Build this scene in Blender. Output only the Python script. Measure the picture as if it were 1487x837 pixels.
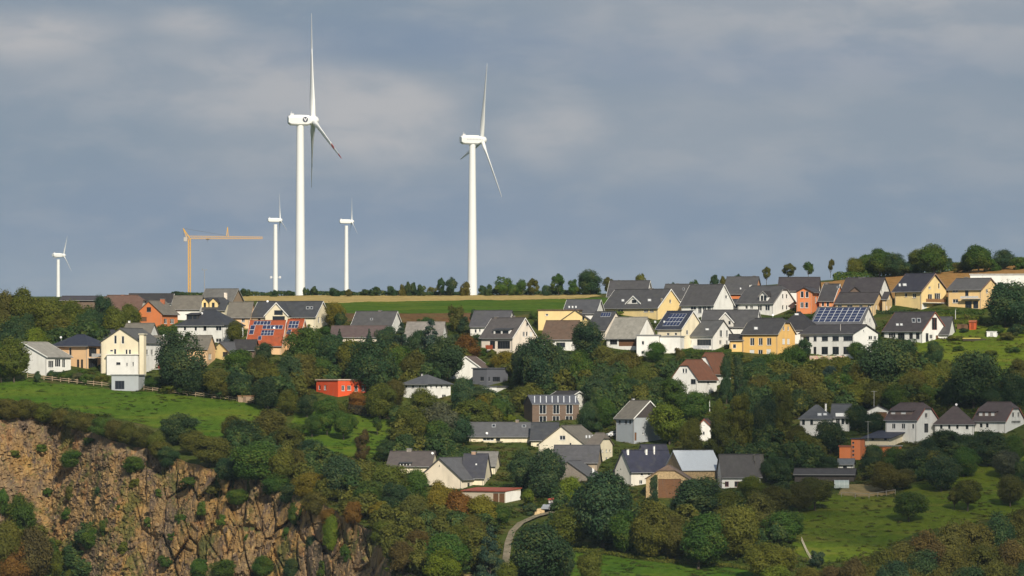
import bpy, math, random
import numpy as np
from mathutils import Vector, Matrix, noise as mnoise

random.seed(7)
for o in list(bpy.data.objects):
    bpy.data.objects.remove(o)
SC = bpy.context.scene
COL = SC.collection

# ------------------------------------------------------------------ camera
# long telephoto looking level across a valley at a village on the opposite slope
F = 8700.0           # focal length in pixels of a 1487 px wide picture
UC, VH = 743.5, 560.0
cd = bpy.data.cameras.new('camera')
cam = bpy.data.objects.new('camera', cd)
COL.objects.link(cam)
cam.location = (0, 0, 0)
cam.rotation_euler = (math.radians(90), 0, 0)
cd.sensor_width = 36.0
cd.lens = F * 36.0 / 1487.0
cd.shift_y = (VH - 418.5) / 1487.0
cd.clip_start = 1.0
cd.clip_end = 60000.0
SC.camera = cam

# ------------------------------------------------------------------ sun, sky, exposure
SUN_EL, SUN_AZ = 34.0, 15.0      # azimuth measured from behind the camera towards the right
ce = math.cos(math.radians(SUN_EL))
TO_SUN = Vector((math.sin(math.radians(SUN_AZ)) * ce, -math.cos(math.radians(SUN_AZ)) * ce, math.sin(math.radians(SUN_EL))))
sl = bpy.data.lights.new('sun', 'SUN')
sl.energy = 5.0
sl.angle = math.radians(0.5)
sl.color = (1.0, 0.915, 0.77)
so = bpy.data.objects.new('sun', sl)
COL.objects.link(so)
so.rotation_euler = TO_SUN.to_track_quat('Z', 'Y').to_euler()

W = bpy.data.worlds.new('World')
SC.world = W
W.use_nodes = True
wn, wl = W.node_tree.nodes, W.node_tree.links
wn.clear()

def wnode(t, **kw):
    n = wn.new(t)
    for k, v in kw.items():
        setattr(n, k, v)
    return n

def wset(sock, val):
    if isinstance(val, bpy.types.NodeSocket):
        wl.new(val, sock)
    else:
        sock.default_value = val

def wmath(op, a, b=0.0, c=0.0, clamp=False):
    n = wnode('ShaderNodeMath', operation=op, use_clamp=clamp)
    wset(n.inputs[0], a); wset(n.inputs[1], b); wset(n.inputs[2], c)
    return n.outputs[0]

def wmix(f, a, b):
    n = wnode('ShaderNodeMix', data_type='RGBA')
    wset(n.inputs[0], f); wset(n.inputs[6], a); wset(n.inputs[7], b)
    return n.outputs[2]

def wnoise(vec, scale, detail, rough=0.55, dist=0.0):
    n = wnode('ShaderNodeTexNoise')
    wset(n.inputs['Vector'], vec)
    n.inputs['Scale'].default_value = scale
    n.inputs['Detail'].default_value = detail
    n.inputs['Roughness'].default_value = rough
    n.inputs['Distortion'].default_value = dist
    return n.outputs['Fac']

def wramp(f, a, b):
    n = wnode('ShaderNodeMapRange', interpolation_type='SMOOTHSTEP')
    wset(n.inputs['Value'], f)
    n.inputs['From Min'].default_value = a; n.inputs['From Max'].default_value = b
    return n.outputs['Result']

sky = wnode('ShaderNodeTexSky', sky_type='NISHITA', sun_disc=False)
sky.sun_elevation = math.radians(SUN_EL)
sky.sun_rotation = math.atan2(TO_SUN.x, TO_SUN.y)
sky_s = wnode('ShaderNodeVectorMath', operation='SCALE')
wl.new(sky.outputs[0], sky_s.inputs[0]); sky_s.inputs[3].default_value = 0.06
tc = wnode('ShaderNodeTexCoord')
sep = wnode('ShaderNodeSeparateXYZ'); wl.new(tc.outputs['Generated'], sep.inputs[0])
# cloud deck: noise over the view direction, stretched along the horizon
mp = wnode('ShaderNodeMapping'); wl.new(tc.outputs['Generated'], mp.inputs[0])
mp.inputs['Scale'].default_value = (1, 1, 2.6)
n1 = wnoise(mp.outputs[0], 13.0, 5, 0.52, 0.3)
n2 = wnoise(mp.outputs[0], 60.0, 6, 0.55, 0.2)
n3 = wnoise(mp.outputs[0], 26.0, 3, 0.5, 0.6)
az = wmath('DIVIDE', sep.outputs[0], wmath('MAXIMUM', wmath('ABSOLUTE', sep.outputs[1]), 0.02))
el = wmath('DIVIDE', sep.outputs[2], wmath('MAXIMUM', wmath('ABSOLUTE', sep.outputs[1]), 0.02))
front = wmath('GREATER_THAN', sep.outputs[1], 0.0)
warp = wmath('ADD', wmath('MULTIPLY', wmath('SUBTRACT', n3, 0.5), 1.5), wmath('MULTIPLY', wmath('SUBTRACT', n2, 0.5), 0.7))

def bank(u, v, ru, rv, soft=0.75):
    """one cloud bank of the deck, at its own bearing and elevation"""
    a = wmath('DIVIDE', wmath('SUBTRACT', az, (u - UC) / F), ru / F)
    e = wmath('DIVIDE', wmath('SUBTRACT', el, (VH - v) / F), rv / F)
    d = wmath('SQRT', wmath('ADD', wmath('MULTIPLY', a, a), wmath('MULTIPLY', e, e)))
    m = wramp(wmath('ADD', d, warp), 1.0 + soft, 1.0 - soft)
    return wmath('MULTIPLY', m, front)

SLATE = (0.228, 0.290, 0.378, 1)
PALE = (0.53, 0.51, 0.515, 1)
MID = (0.282, 0.328, 0.400, 1)
BLUE = (0.190, 0.258, 0.400, 1)
tex = wmath('ADD', 0.40, wmath('MULTIPLY', wramp(n2, 0.34, 0.64), 0.62))
deck = wmix(wramp(n1, 0.38, 0.66), SLATE, MID)
for (u_, v_, ru_, rv_, k_, c_, sf_) in (
        (1240, 20, 400, 75, 0.55, PALE, .7), (40, 55, 110, 34, 0.80, PALE, .6), (290, 35, 60, 22, 0.75, PALE, .7), (230, 110, 260, 60, 0.28, PALE, .9),
        (620, 335, 900, 75, 0.55, BLUE, .9), (1100, 90, 300, 34, 0.35, BLUE, .9), (620, 60, 220, 40, 0.45, BLUE, .9),
        (370, 120, 120, 55, 0.42, PALE, .9), (430, 190, 150, 70, 0.40, PALE, .9), (560, 160, 120, 66, 0.80, PALE, .42), (600, 205, 100, 50, 0.45, PALE, .8),
        (790, 190, 80, 42, 0.55, PALE, .6), (1010, 215, 190, 45, 0.28, PALE, .9), (900, 120, 260, 40, 0.18, PALE, .9), (600, 385, 500, 30, 0.22, PALE, .9)):
    deck = wmix(wmath('MULTIPLY', wmath('MULTIPLY', bank(u_, v_, ru_, rv_, sf_), k_), tex if c_ is PALE else 1.0), deck, c_)
deck = wmix(wmath('MULTIPLY', wramp(n2, 0.42, 0.72), 0.22), deck, PALE)
col = wmix(0.06, deck, sky_s.outputs[0])
bg = wnode('ShaderNodeBackground'); wl.new(col, bg.inputs[0]); bg.inputs[1].default_value = 0.94
wo = wnode('ShaderNodeOutputWorld'); wl.new(bg.outputs[0], wo.inputs[0])

SC.view_settings.view_transform = 'Standard'
SC.view_settings.look = 'None'
SC.view_settings.exposure = 0.0
SC.view_settings.gamma = 1.0
SC.view_settings.use_curve_mapping = False
SC.render.engine = 'CYCLES'
SC.cycles.use_denoising = True
SC.cycles.max_bounces = 6
SC.cycles.transparent_max_bounces = 8

# ------------------------------------------------------------------ materials
MATS = {}

def material(name, rough=0.85, spec=0.25):
    m = bpy.data.materials.new(name)
    m.use_nodes = True
    nt = m.node_tree
    b = nt.nodes['Principled BSDF']
    b.inputs['Roughness'].default_value = rough
    b.inputs['Specular IOR Level'].default_value = spec
    MATS[name] = m
    return m, nt, b

def N(nt, t, **kw):
    n = nt.nodes.new(t)
    for k, v in kw.items():
        setattr(n, k, v)
    return n

def S(nt, sock, val):
    if isinstance(val, bpy.types.NodeSocket):
        nt.links.new(val, sock)
    else:
        sock.default_value = val

def noise_n(nt, scale, detail=4, rough=0.55, coord='Object', dist=0.0, sc=None):
    t = N(nt, 'ShaderNodeTexCoord')
    v = t.outputs[coord]
    if sc:
        mpn = N(nt, 'ShaderNodeMapping'); nt.links.new(v, mpn.inputs[0]); mpn.inputs['Scale'].default_value = sc
        v = mpn.outputs[0]
    n = N(nt, 'ShaderNodeTexNoise')
    nt.links.new(v, n.inputs['Vector'])
    n.inputs['Scale'].default_value = scale
    n.inputs['Detail'].default_value = detail
    n.inputs['Roughness'].default_value = rough
    n.inputs['Distortion'].default_value = dist
    return n.outputs['Fac']

def mixc(nt, f, a, b, mode='MIX'):
    n = N(nt, 'ShaderNodeMix', data_type='RGBA', blend_type=mode)
    S(nt, n.inputs[0], f)
    for i, c in ((6, a), (7, b)):
        if isinstance(c, tuple) and len(c) == 3:
            c = c + (1,)
        S(nt, n.inputs[i], c)
    return n.outputs[2]

def mrange(nt, f, a, b, c=0.0, d=1.0):
    n = N(nt, 'ShaderNodeMapRange')
    S(nt, n.inputs[0], f)
    n.inputs[1].default_value = a; n.inputs[2].default_value = b
    n.inputs[3].default_value = c; n.inputs[4].default_value = d
    return n.outputs[0]

def bump(nt, b, h, strength, dist):
    n = N(nt, 'ShaderNodeBump')
    n.inputs['Strength'].default_value = strength
    n.inputs['Distance'].default_value = dist
    S(nt, n.inputs['Height'], h)
    nt.links.new(n.outputs[0], b.inputs['Normal'])

def objcol(nt):
    return N(nt, 'ShaderNodeObjectInfo').outputs['Color']

def tint_mat(name, rough, spec, var, scale, sc=None, dirt=None, metal=0.0):
    """a material whose colour is the object's own colour with mottling and wear"""
    m, nt, b = material(name, rough, spec)
    c = objcol(nt)
    f = mrange(nt, noise_n(nt, scale, 5, 0.6, sc=sc), 0.3, 0.7, 1 - var, 1 + var)
    mu = N(nt, 'ShaderNodeVectorMath', operation='SCALE')
    nt.links.new(c, mu.inputs[0]); nt.links.new(f, mu.inputs[3])
    out = mu.outputs[0]
    if dirt:
        g = mrange(nt, noise_n(nt, dirt[1], 6, 0.65, sc=dirt[3]), 0.52, 0.75, 0.0, dirt[2])
        out = mixc(nt, g, out, dirt[0])
    nt.links.new(out, b.inputs['Base Color'])
    b.inputs['Metallic'].default_value = metal
    return m, nt, b

tint_mat('plaster', 0.9, 0.15, 0.06, 0.5, dirt=((0.30, 0.27, 0.22), 0.45, 0.34, (1, 1, 0.22)))
m, nt, b = tint_mat('roof_tile', 0.62, 0.3, 0.20, 0.9, dirt=((0.10, 0.10, 0.075), 0.5, 0.35, (1, 1, 1)))
wv = N(nt, 'ShaderNodeTexWave', wave_type='BANDS', bands_direction='Z')
tcn = N(nt, 'ShaderNodeTexCoord'); nt.links.new(tcn.outputs['Object'], wv.inputs[0])
wv.inputs['Scale'].default_value = 1.3; wv.inputs['Distortion'].default_value = 0.4
bump(nt, b, wv.outputs['Fac'], 0.35, 0.05)
tint_mat('paint', 0.5, 0.4, 0.04, 1.2)
tint_mat('timber', 0.85, 0.15, 0.25, 1.6, sc=(1, 1, 6), dirt=((0.12, 0.11, 0.10), 1.2, 0.5, (3, 3, 0.3)))
tint_mat('masonry', 0.9, 0.15, 0.35, 2.2, dirt=((0.45, 0.33, 0.2), 1.5, 0.5, (1, 1, 1)))
tint_mat('turbine_coat', 0.45, 0.4, 0.03, 0.05)
m, nt, b = material('glass', 0.08, 0.6); b.inputs['Base Color'].default_value = (0.018, 0.022, 0.028, 1)
m, nt, b = material('solar_glass', 0.12, 0.6)
f = noise_n(nt, 0.8, 2)
nt.links.new(mixc(nt, f, (0.012, 0.018, 0.055), (0.03, 0.042, 0.10)), b.inputs['Base Color'])
m, nt, b = material('roller_shutter', 0.6, 0.3); b.inputs['Base Color'].default_value = (0.72, 0.72, 0.70, 1)
m, nt, b = material('bark', 0.95, 0.1)
nt.links.new(mixc(nt, noise_n(nt, 6, 4, sc=(1, 1, 0.3)), (0.045, 0.033, 0.024), (0.14, 0.12, 0.095)), b.inputs['Base Color'])

# leaves: colour of the tree's own kind, varied leaf by leaf, a little light passing through
m = bpy.data.materials.new('leaves'); m.use_nodes = True; MATS['leaves'] = m
nt = m.node_tree; b = nt.nodes['Principled BSDF']
b.inputs['Roughness'].default_value = 0.6; b.inputs['Specular IOR Level'].default_value = 0.18
at = N(nt, 'ShaderNodeAttribute', attribute_name='var')
c = objcol(nt)
hv = N(nt, 'ShaderNodeHueSaturation')
nt.links.new(mrange(nt, at.outputs['Fac'], 0, 1, 0.515, 0.485), hv.inputs['Hue'])
hv.inputs['Saturation'].default_value = 1.0
nt.links.new(mrange(nt, at.outputs['Fac'], 0, 1, 0.72, 1.36), hv.inputs['Value'])
ylw = mixc(nt, mrange(nt, at.outputs['Fac'], 0.55, 0.95, 0.0, 0.42), c, (0.155, 0.150, 0.020))
nt.links.new(ylw, hv.inputs['Color'])
nt.links.new(hv.outputs[0], b.inputs['Base Color'])
tr = N(nt, 'ShaderNodeBsdfTranslucent'); nt.links.new(hv.outputs[0], tr.inputs[0])
mx = N(nt, 'ShaderNodeMixShader'); mx.inputs[0].default_value = 0.36
nt.links.new(b.outputs[0], mx.inputs[1]); nt.links.new(tr.outputs[0], mx.inputs[2])
nt.links.new(mx.outputs[0], nt.nodes['Material Output'].inputs['Surface'])

def ground_mat(name, c1, c2, c3, s1, s2, bs=0.5, sc=None):
    m, nt, b = material(name, 0.95, 0.05)
    a = mixc(nt, mrange(nt, noise_n(nt, s1, 5, 0.6, sc=sc), 0.35, 0.65), c1, c2)
    a = mixc(nt, mrange(nt, noise_n(nt, s2, 5, 0.65, sc=sc), 0.5, 0.72), a, c3)
    dk = mixc(nt, 1.0, a, (0.62, 0.66, 0.60), 'MULTIPLY')
    a = mixc(nt, mrange(nt, noise_n(nt, 0.55, 7, 0.72, sc=(1, 0.6, 1)), 0.40, 0.66), a, dk)
    nt.links.new(a, b.inputs['Base Color'])
    bump(nt, b, noise_n(nt, 1.1, 6, 0.7), bs, 0.7)
    return m

ground_mat('ground_cover', (0.048, 0.074, 0.014), (0.085, 0.105, 0.020), (0.12, 0.095, 0.035), 0.03, 0.12, 0.8)
ground_mat('meadow_grass', (0.090, 0.140, 0.010), (0.142, 0.178, 0.015), (0.19, 0.185, 0.030), 0.045, 0.10, 0.7, sc=(0.5, 1.2, 1))
ground_mat('lush_grass', (0.046, 0.108, 0.008), (0.095, 0.152, 0.014), (0.140, 0.160, 0.018), 0.04, 0.09, 0.6, sc=(0.5, 1.5, 1))
ground_mat('stubble', (0.40, 0.28, 0.10), (0.47, 0.35, 0.14), (0.33, 0.24, 0.09), 0.02, 0.09, 0.4, sc=(0.3, 2, 1))
ground_mat('ploughed_soil', (0.33, 0.17, 0.055), (0.37, 0.20, 0.07), (0.30, 0.19, 0.07), 0.02, 0.08, 0.4, sc=(0.3, 2, 1))
ground_mat('fallow', (0.12, 0.075, 0.035), (0.16, 0.085, 0.04), (0.10, 0.10, 0.03), 0.05, 0.2, 0.6)
ground_mat('sandy_soil', (0.34, 0.25, 0.12), (0.28, 0.22, 0.10), (0.20, 0.17, 0.08), 0.1, 0.3, 0.5)
ground_mat('road_gravel', (0.22, 0.18, 0.13), (0.26, 0.22, 0.16), (0.14, 0.13, 0.08), 0.2, 0.6, 0.3)

# quarry rock
m, nt, b = material('quarry_rock', 0.9, 0.15)
big = noise_n(nt, 0.06, 4, 0.6, sc=(1, 1, 0.7))
med = noise_n(nt, 0.30, 6, 0.62, sc=(1.3, 1, 0.55))
fine = noise_n(nt, 2.2, 6, 0.7)
a = mixc(nt, mrange(nt, big, 0.40, 0.60), (0.31, 0.185, 0.062), (0.19, 0.135, 0.085))
a = mixc(nt, mrange(nt, med, 0.48, 0.62), a, (0.115, 0.082, 0.062))
a = mixc(nt, mrange(nt, noise_n(nt, 0.16, 5, 0.6, dist=0.5), 0.56, 0.68), a, (0.28, 0.145, 0.060))
a = mixc(nt, mrange(nt, noise_n(nt, 0.9, 6, 0.68, sc=(1.4, 1, 0.5)), 0.53, 0.66), a, (0.40, 0.27, 0.125))
a = mixc(nt, mrange(nt, noise_n(nt, 0.10, 6, 0.7), 0.54, 0.62, 0, .8), a, (0.085, 0.095, 0.022))
geo = N(nt, 'ShaderNodeNewGeometry')
sepn = N(nt, 'ShaderNodeSeparateXYZ'); nt.links.new(geo.outputs['Normal'], sepn.inputs[0])
gf = N(nt, 'ShaderNodeMath', operation='MULTIPLY')
nt.links.new(mrange(nt, sepn.outputs[2], 0.72, 0.92), gf.inputs[0])
nt.links.new(mrange(nt, noise_n(nt, 0.12, 4), 0.45, 0.6), gf.inputs[1])
a = mixc(nt, gf.outputs[0], a, (0.09, 0.095, 0.03))
nt.links.new(a, b.inputs['Base Color'])
bump(nt, b, fine, 0.8, 0.35)

# ------------------------------------------------------------------ mesh helpers
def tag(o, label=None, cat=None, group=None, kind=None):
    if label: o['label'] = label
    if cat: o['category'] = cat
    if group: o['group'] = group
    if kind: o['kind'] = kind
    return o

def link(name, me, mat, parent=None, color=None, M=None):
    o = bpy.data.objects.new(name, me)
    COL.objects.link(o)
    if mat and not me.materials:
        me.materials.append(MATS[mat])
    if color:
        o.color = (color[0], color[1], color[2], 1)
    if parent is not None:
        o.parent = parent
    if M is not None:
        o.matrix_basis = M
    return o

def mesh(name, verts, faces):
    me = bpy.data.meshes.new(name)
    me.from_pydata([tuple(v) for v in verts], [], faces)
    me.update()
    return me

class MB:
    """collects boxes, bars and tubes into one mesh"""
    def __init__(s): s.v, s.f = [], []
    def add(s, vs, fs):
        n = len(s.v); s.v += [tuple(v) for v in vs]; s.f += [tuple(i + n for i in f) for f in fs]
        return s
    def box(s, x0, y0, z0, x1, y1, z1):
        return s.add([(x0, y0, z0), (x1, y0, z0), (x1, y1, z0), (x0, y1, z0), (x0, y0, z1), (x1, y0, z1), (x1, y1, z1), (x0, y1, z1)],
                     [(0, 3, 2, 1), (4, 5, 6, 7), (0, 1, 5, 4), (1, 2, 6, 5), (2, 3, 7, 6), (3, 0, 4, 7)])
    def hexa(s, p):   # eight corner points, bottom four then top four
        return s.add(p, [(0, 3, 2, 1), (4, 5, 6, 7), (0, 1, 5, 4), (1, 2, 6, 5), (2, 3, 7, 6), (3, 0, 4, 7)])
    def tube(s, p0, p1, r0, r1, n=8, cap=True):
        p0, p1 = Vector(p0), Vector(p1)
        d = (p1 - p0).normalized()
        a = d.orthogonal().normalized(); c = d.cross(a)
        vs = []
        for p, r in ((p0, r0), (p1, r1)):
            for i in range(n):
                t = 2 * math.pi * i / n
                vs.append(p + (a * math.cos(t) + c * math.sin(t)) * r)
        fs = [(i, (i + 1) % n, n + (i + 1) % n, n + i) for i in range(n)]
        if cap: fs += [tuple(range(n - 1, -1, -1)), tuple(range(n, 2 * n))]
        return s.add(vs, fs)
    def bar(s, p0, p1, w):
        return s.tube(p0, p1, w * 0.7071, w * 0.7071, 4)
    def mesh(s, name): return mesh(name, s.v, s.f)
    def build(s, name, mat, parent=None, color=None, M=None):
        return link(name, s.mesh(name), mat, parent, color, M)

def empty(name, loc, rz=0.0):
    o = bpy.data.objects.new(name, None)
    COL.objects.link(o)
    o.empty_display_size = 0.5
    o.location = loc; o.rotation_euler = (0, 0, rz)
    return o

# ------------------------------------------------------------------ the lie of the land
# bearing u and elevation v (in picture units) of the ground at distance Y
VP_T = ([-3000, 900, 1200, 1487, 3500], [456, 456, 442, 424, 400])
VR_T = ([-3000, 0, 850, 1000, 1200, 1300, 1487, 3500], [434, 432, 428, 424, 408, 400, 384, 350])
RIM_T = ([-900, 0, 75, 130, 160, 240, 330, 400, 450, 500, 545, 570, 620], [600, 612, 604, 625, 640, 662, 690, 702, 722, 752, 772, 800, 860])

def base_Y(u, v):
    p, r = np.interp(u, *VP_T), np.interp(u, *VR_T)
    if v >= p:
        return 1660 - (v - p) * 330.0 / (837 - p)
    return 1660 + (p - v) / (p - r) * 130.0

def Y_of(u, v):
    """distance of the ground that shows at bearing u, elevation v"""
    if u < 620:
        rim = np.interp(u, *RIM_T)
        if v > rim:
            k = np.interp(u, [540, 620], [0.11, 0.86])
            return base_Y(u, rim) - (v - rim) * k
    return base_Y(u, v)

def v_of(u, Y):
    p, r = np.interp(u, *VP_T), np.interp(u, *VR_T)
    if Y > 1790:
        return r + np.interp(Y, [1790, 1900, 2500, 4500, 12000, 40000], [0, 1.5, 2.5, 0.5, -1.0, 4.0])
    if Y > 1660:
        return p - (Y - 1660) / 130.0 * (p - r)
    v = p + (1660 - Y) * (837 - p) / 330.0
    if u < 620:
        rim = np.interp(u, *RIM_T)
        Yr = base_Y(u, rim)
        if Y < Yr:
            k = np.interp(u, [540, 620], [0.11, 0.86])
            v = rim + (Yr - Y) / k
            if v > 960:
                v = 960 + (v - 960) * 0.05
    return v

def P(u, v, Y):
    return Vector(((u - UC) / F * Y, Y, (VH - v) / F * Y))

def G(u, v):
    """ground point that shows at (u, v)"""
    return P(u, v, Y_of(u, v))

def ground_z(u, Y):
    return (VH - v_of(u, Y)) / F * Y

def inpoly(u, v, poly):
    c = False
    n = len(poly)
    for i in range(n):
        x0, y0 = poly[i]; x1, y1 = poly[i - 1]
        if (y0 > v) != (y1 > v) and u < (x1 - x0) * (v - y0) / (y1 - y0) + x0:
            c = not c
    return c
# ------------------------------------------------------------------ ground sheet
us = list(np.arange(-2600, -60, 120)) + list(np.arange(-60, 1560, 5)) + list(np.arange(1560, 4200, 120))
Ys = [1255 + 3.0 * i for i in range(int((1800 - 1255) / 3) + 1)]
Ys += [1810, 1830, 1860, 1900, 1960, 2050, 2200, 2400, 2700, 3100, 3600, 4200, 5000, 6000, 7500, 9500, 12000, 16000, 22000]
near = [(-900, 40), (-300, 15), (-30, -1.8), (20, -3.0), (150, -40), (350, -90), (600, -125), (850, -118), (1000, -96), (1120, -76), (1200, -62)]
gv, gf, guv = [], [], []
for (Yn, zn) in near:
    for u in us:
        gv.append(((u - UC) / F * 1255, Yn, zn)); guv.append((u, 9999))
for Y in Ys:
    for u in us:
        v = v_of(u, Y)
        z = (VH - v) / F * Y
        if Y < 1330:   # run out to the valley floor
            t = (1330 - Y) / 75.0
            z = z * (1 - t * t) + t * t * min(z, -50)
        if u < 600:       # the rock face stands in front of the soil
            rim = np.interp(u, *RIM_T)
            if v > rim: z -= min(14.0, (v - rim) * 0.6)
        if -60 < u < 1560 and Y < 1800:
            z += 0.35 * mnoise.noise(Vector((u * 0.02, Y * 0.03, 1.7)))
        gv.append(((u - UC) / F * Y, Y, z)); guv.append((u, v))
nu = len(us)
for j in range(len(near) + len(Ys) - 1):
    for i in range(nu - 1):
        a = j * nu + i
        gf.append((a, a + 1, a + nu + 1, a + nu))
g = link('ground', mesh('ground', gv, gf), 'ground_cover')
tag(g, 'green hillside ground under the village and fields', kind='structure')
for p_ in g.data.polygons: p_.use_smooth = True

FIELDS = [
 ('meadow', 'lush_grass', 'bright green pasture between the wooden fence and the quarry', [(-80, 548), (40, 552), (165, 567), (215, 570), (368, 586), (385, 592), (378, 606), (350, 622), (330, 636), (280, 636), (230, 622), (160, 606), (80, 592), (-80, 582)]),
 ('orchard_meadow', 'lush_grass', 'small green orchard lawn below the red flat-roofed house', [(425, 600), (445, 596), (470, 600), (520, 603), (568, 608), (562, 640), (556, 662), (520, 668), (470, 652), (428, 640)]),
 ('sloping_meadow', 'meadow_grass', 'green meadow with single orchard trees at the lower right', [(1155, 735), (1215, 718), (1290, 722), (1330, 706), (1385, 690), (1420, 672), (1500, 660), (1560, 660), (1560, 745), (1440, 752), (1330, 775), (1250, 812), (1180, 820), (1150, 800), (1150, 760)]),
 ('valley_meadow', 'lush_grass', 'dark green meadow strip at the bottom edge', [(815, 800), (880, 806), (960, 818), (1060, 822), (1120, 835), (1120, 880), (800, 880)]),
 ('hillside_lawn', 'meadow_grass', 'grassy bank with garden huts at the right edge', [(1330, 478), (1400, 470), (1560, 488), (1560, 560), (1440, 548), (1390, 530), (1330, 520)]),
 ('grain_stubble', 'stubble', 'narrow golden stubble field along the ridge', [(330, 437), (300, 430.5), (600, 429.5), (860, 428.5), (872, 431), (850, 434), (700, 436.5), (500, 440), (480, 440)]),
 ('ridge_pasture', 'lush_grass', 'green field below the stubble on the ridge', [(480, 440.2), (700, 436.7), (850, 434.2), (900, 432), (900, 448), (800, 452), (640, 456), (500, 455)]),
 ('fallow_strip', 'fallow', 'reddish brown fallow strip below the ridge field', [(497, 455.2), (640, 456.2), (700, 454.5), (700, 468), (600, 470), (500, 468)]),
 ('ploughed_field', 'ploughed_soil', 'orange brown field rising behind the right hand houses', [(1040, 422), (1200, 409.5), (1300, 401.5), (1487, 385.5), (1560, 379), (1560, 424), (1487, 424), (1300, 436), (1180, 440), (1040, 440)]),
 ('vegetable_plot', 'sandy_soil', 'sandy garden plot above the sloping meadow', [(1218, 706), (1245, 704), (1296, 708), (1300, 716), (1260, 722), (1220, 720)]),
]
def drape(name, mat, label, poly, lift, n=3):
    """a field laid on the ground sheet: each cell of the sheet split n x n and trimmed to a ragged natural edge"""
    vs, fs, idx = [], [], {}
    u0, u1 = min(p[0] for p in poly) - 12, max(p[0] for p in poly) + 12
    v0, v1 = min(p[1] for p in poly) - 8, max(p[1] for p in poly) + 8
    for j in range(len(near), len(near) + len(Ys) - 1):
        if Ys[j - len(near)] >= 1800: break
        for i in range(nu - 1):
            q = (j * nu + i, j * nu + i + 1, (j + 1) * nu + i + 1, (j + 1) * nu + i)
            cu, cv = guv[q[0]][0], guv[q[0]][1]
            if not (u0 < cu < u1 and v0 < cv < v1): continue
            A_, B_, C_, D_ = (np.array(gv[k] + guv[k]) for k in q)
            for sj in range(n):
                for si in range(n):
                    c = []
                    for (di, dj) in ((0, 0), (1, 0), (1, 1), (0, 1)):
                        key = (i * n + si + di, j * n + sj + dj)
                        c.append(key)
                    s_, t_ = (si + .5) / n, (sj + .5) / n
                    m_ = (A_ * (1 - s_) + B_ * s_) * (1 - t_) + (D_ * (1 - s_) + C_ * s_) * t_
                    w_ = 1.0 if m_[4] > 475 else 0.12
                    jit = mnoise.noise(Vector((m_[0] * .22, m_[1] * .22, 3))) + .6 * mnoise.noise(Vector((m_[0] * .9, m_[1] * .9, 5)))
                    if not inpoly(m_[3] + 5 * jit, m_[4] + 2.2 * w_ * jit, poly): continue
                    f = []
                    for key, (di, dj) in zip(c, ((0, 0), (1, 0), (1, 1), (0, 1))):
                        if key not in idx:
                            s2, t2 = (si + di) / n, (sj + dj) / n
                            p = (A_ * (1 - s2) + B_ * s2) * (1 - t2) + (D_ * (1 - s2) + C_ * s2) * t2
                            idx[key] = len(vs); vs.append((p[0], p[1], p[2] + lift))
                        f.append(idx[key])
                    fs.append(tuple(f))
    o = link(name, mesh(name, vs, fs), mat)
    for p_ in o.data.polygons: p_.use_smooth = True
    return tag(o, label, kind='structure')
for k_, (nm, mt, lb, poly) in enumerate(FIELDS):
    drape(nm, mt, lb, poly, 0.07 + 0.006 * k_, 2 if nm == 'ploughed_field' else 3)

# far fields beyond the ridge are part of the ground sheet; the lane at the bottom
def lane(name, label, pts, w, mat):
    vs, fs = [], []
    dense = []
    for (a, b2) in zip(pts[:-1], pts[1:]):
        for t in np.linspace(0, 1, 8, endpoint=False):
            dense.append((a[0] + (b2[0] - a[0]) * t, a[1] + (b2[1] - a[1]) * t))
    dense.append(pts[-1])
    ps = [G(*p) for p in dense]
    for i, p in enumerate(ps):
        d = (ps[min(i + 1, len(ps) - 1)] - ps[max(i - 1, 0)]); d.z = 0; d.normalize()
        n = Vector((-d.y, d.x, 0))
        for s_ in (-0.5, -0.17, 0.17, 0.5):
            q = p + n * w * s_
            uu = q.x / q.y * F + UC
            vs.append((q.x, q.y, ground_z(uu, q.y) + 0.42))
    for i in range(len(ps) - 1):
        for k in range(3):
            a = i * 4 + k
            fs.append((a, a + 1, a + 5, a + 4))
    return tag(link(name, mesh(name, vs, fs), mat), label, kind='structure')
lane('road', 'pale lane curving up between trees to the lower houses', [(733, 850), (735, 812), (738, 790), (744, 774), (756, 762), (778, 752), (802, 746), (822, 740)], 1.6, 'road_gravel')
lane('path', 'short dirt path at the bottom edge', [(676, 850), (686, 832), (700, 816)], 2.5, 'sandy_soil')

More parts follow.
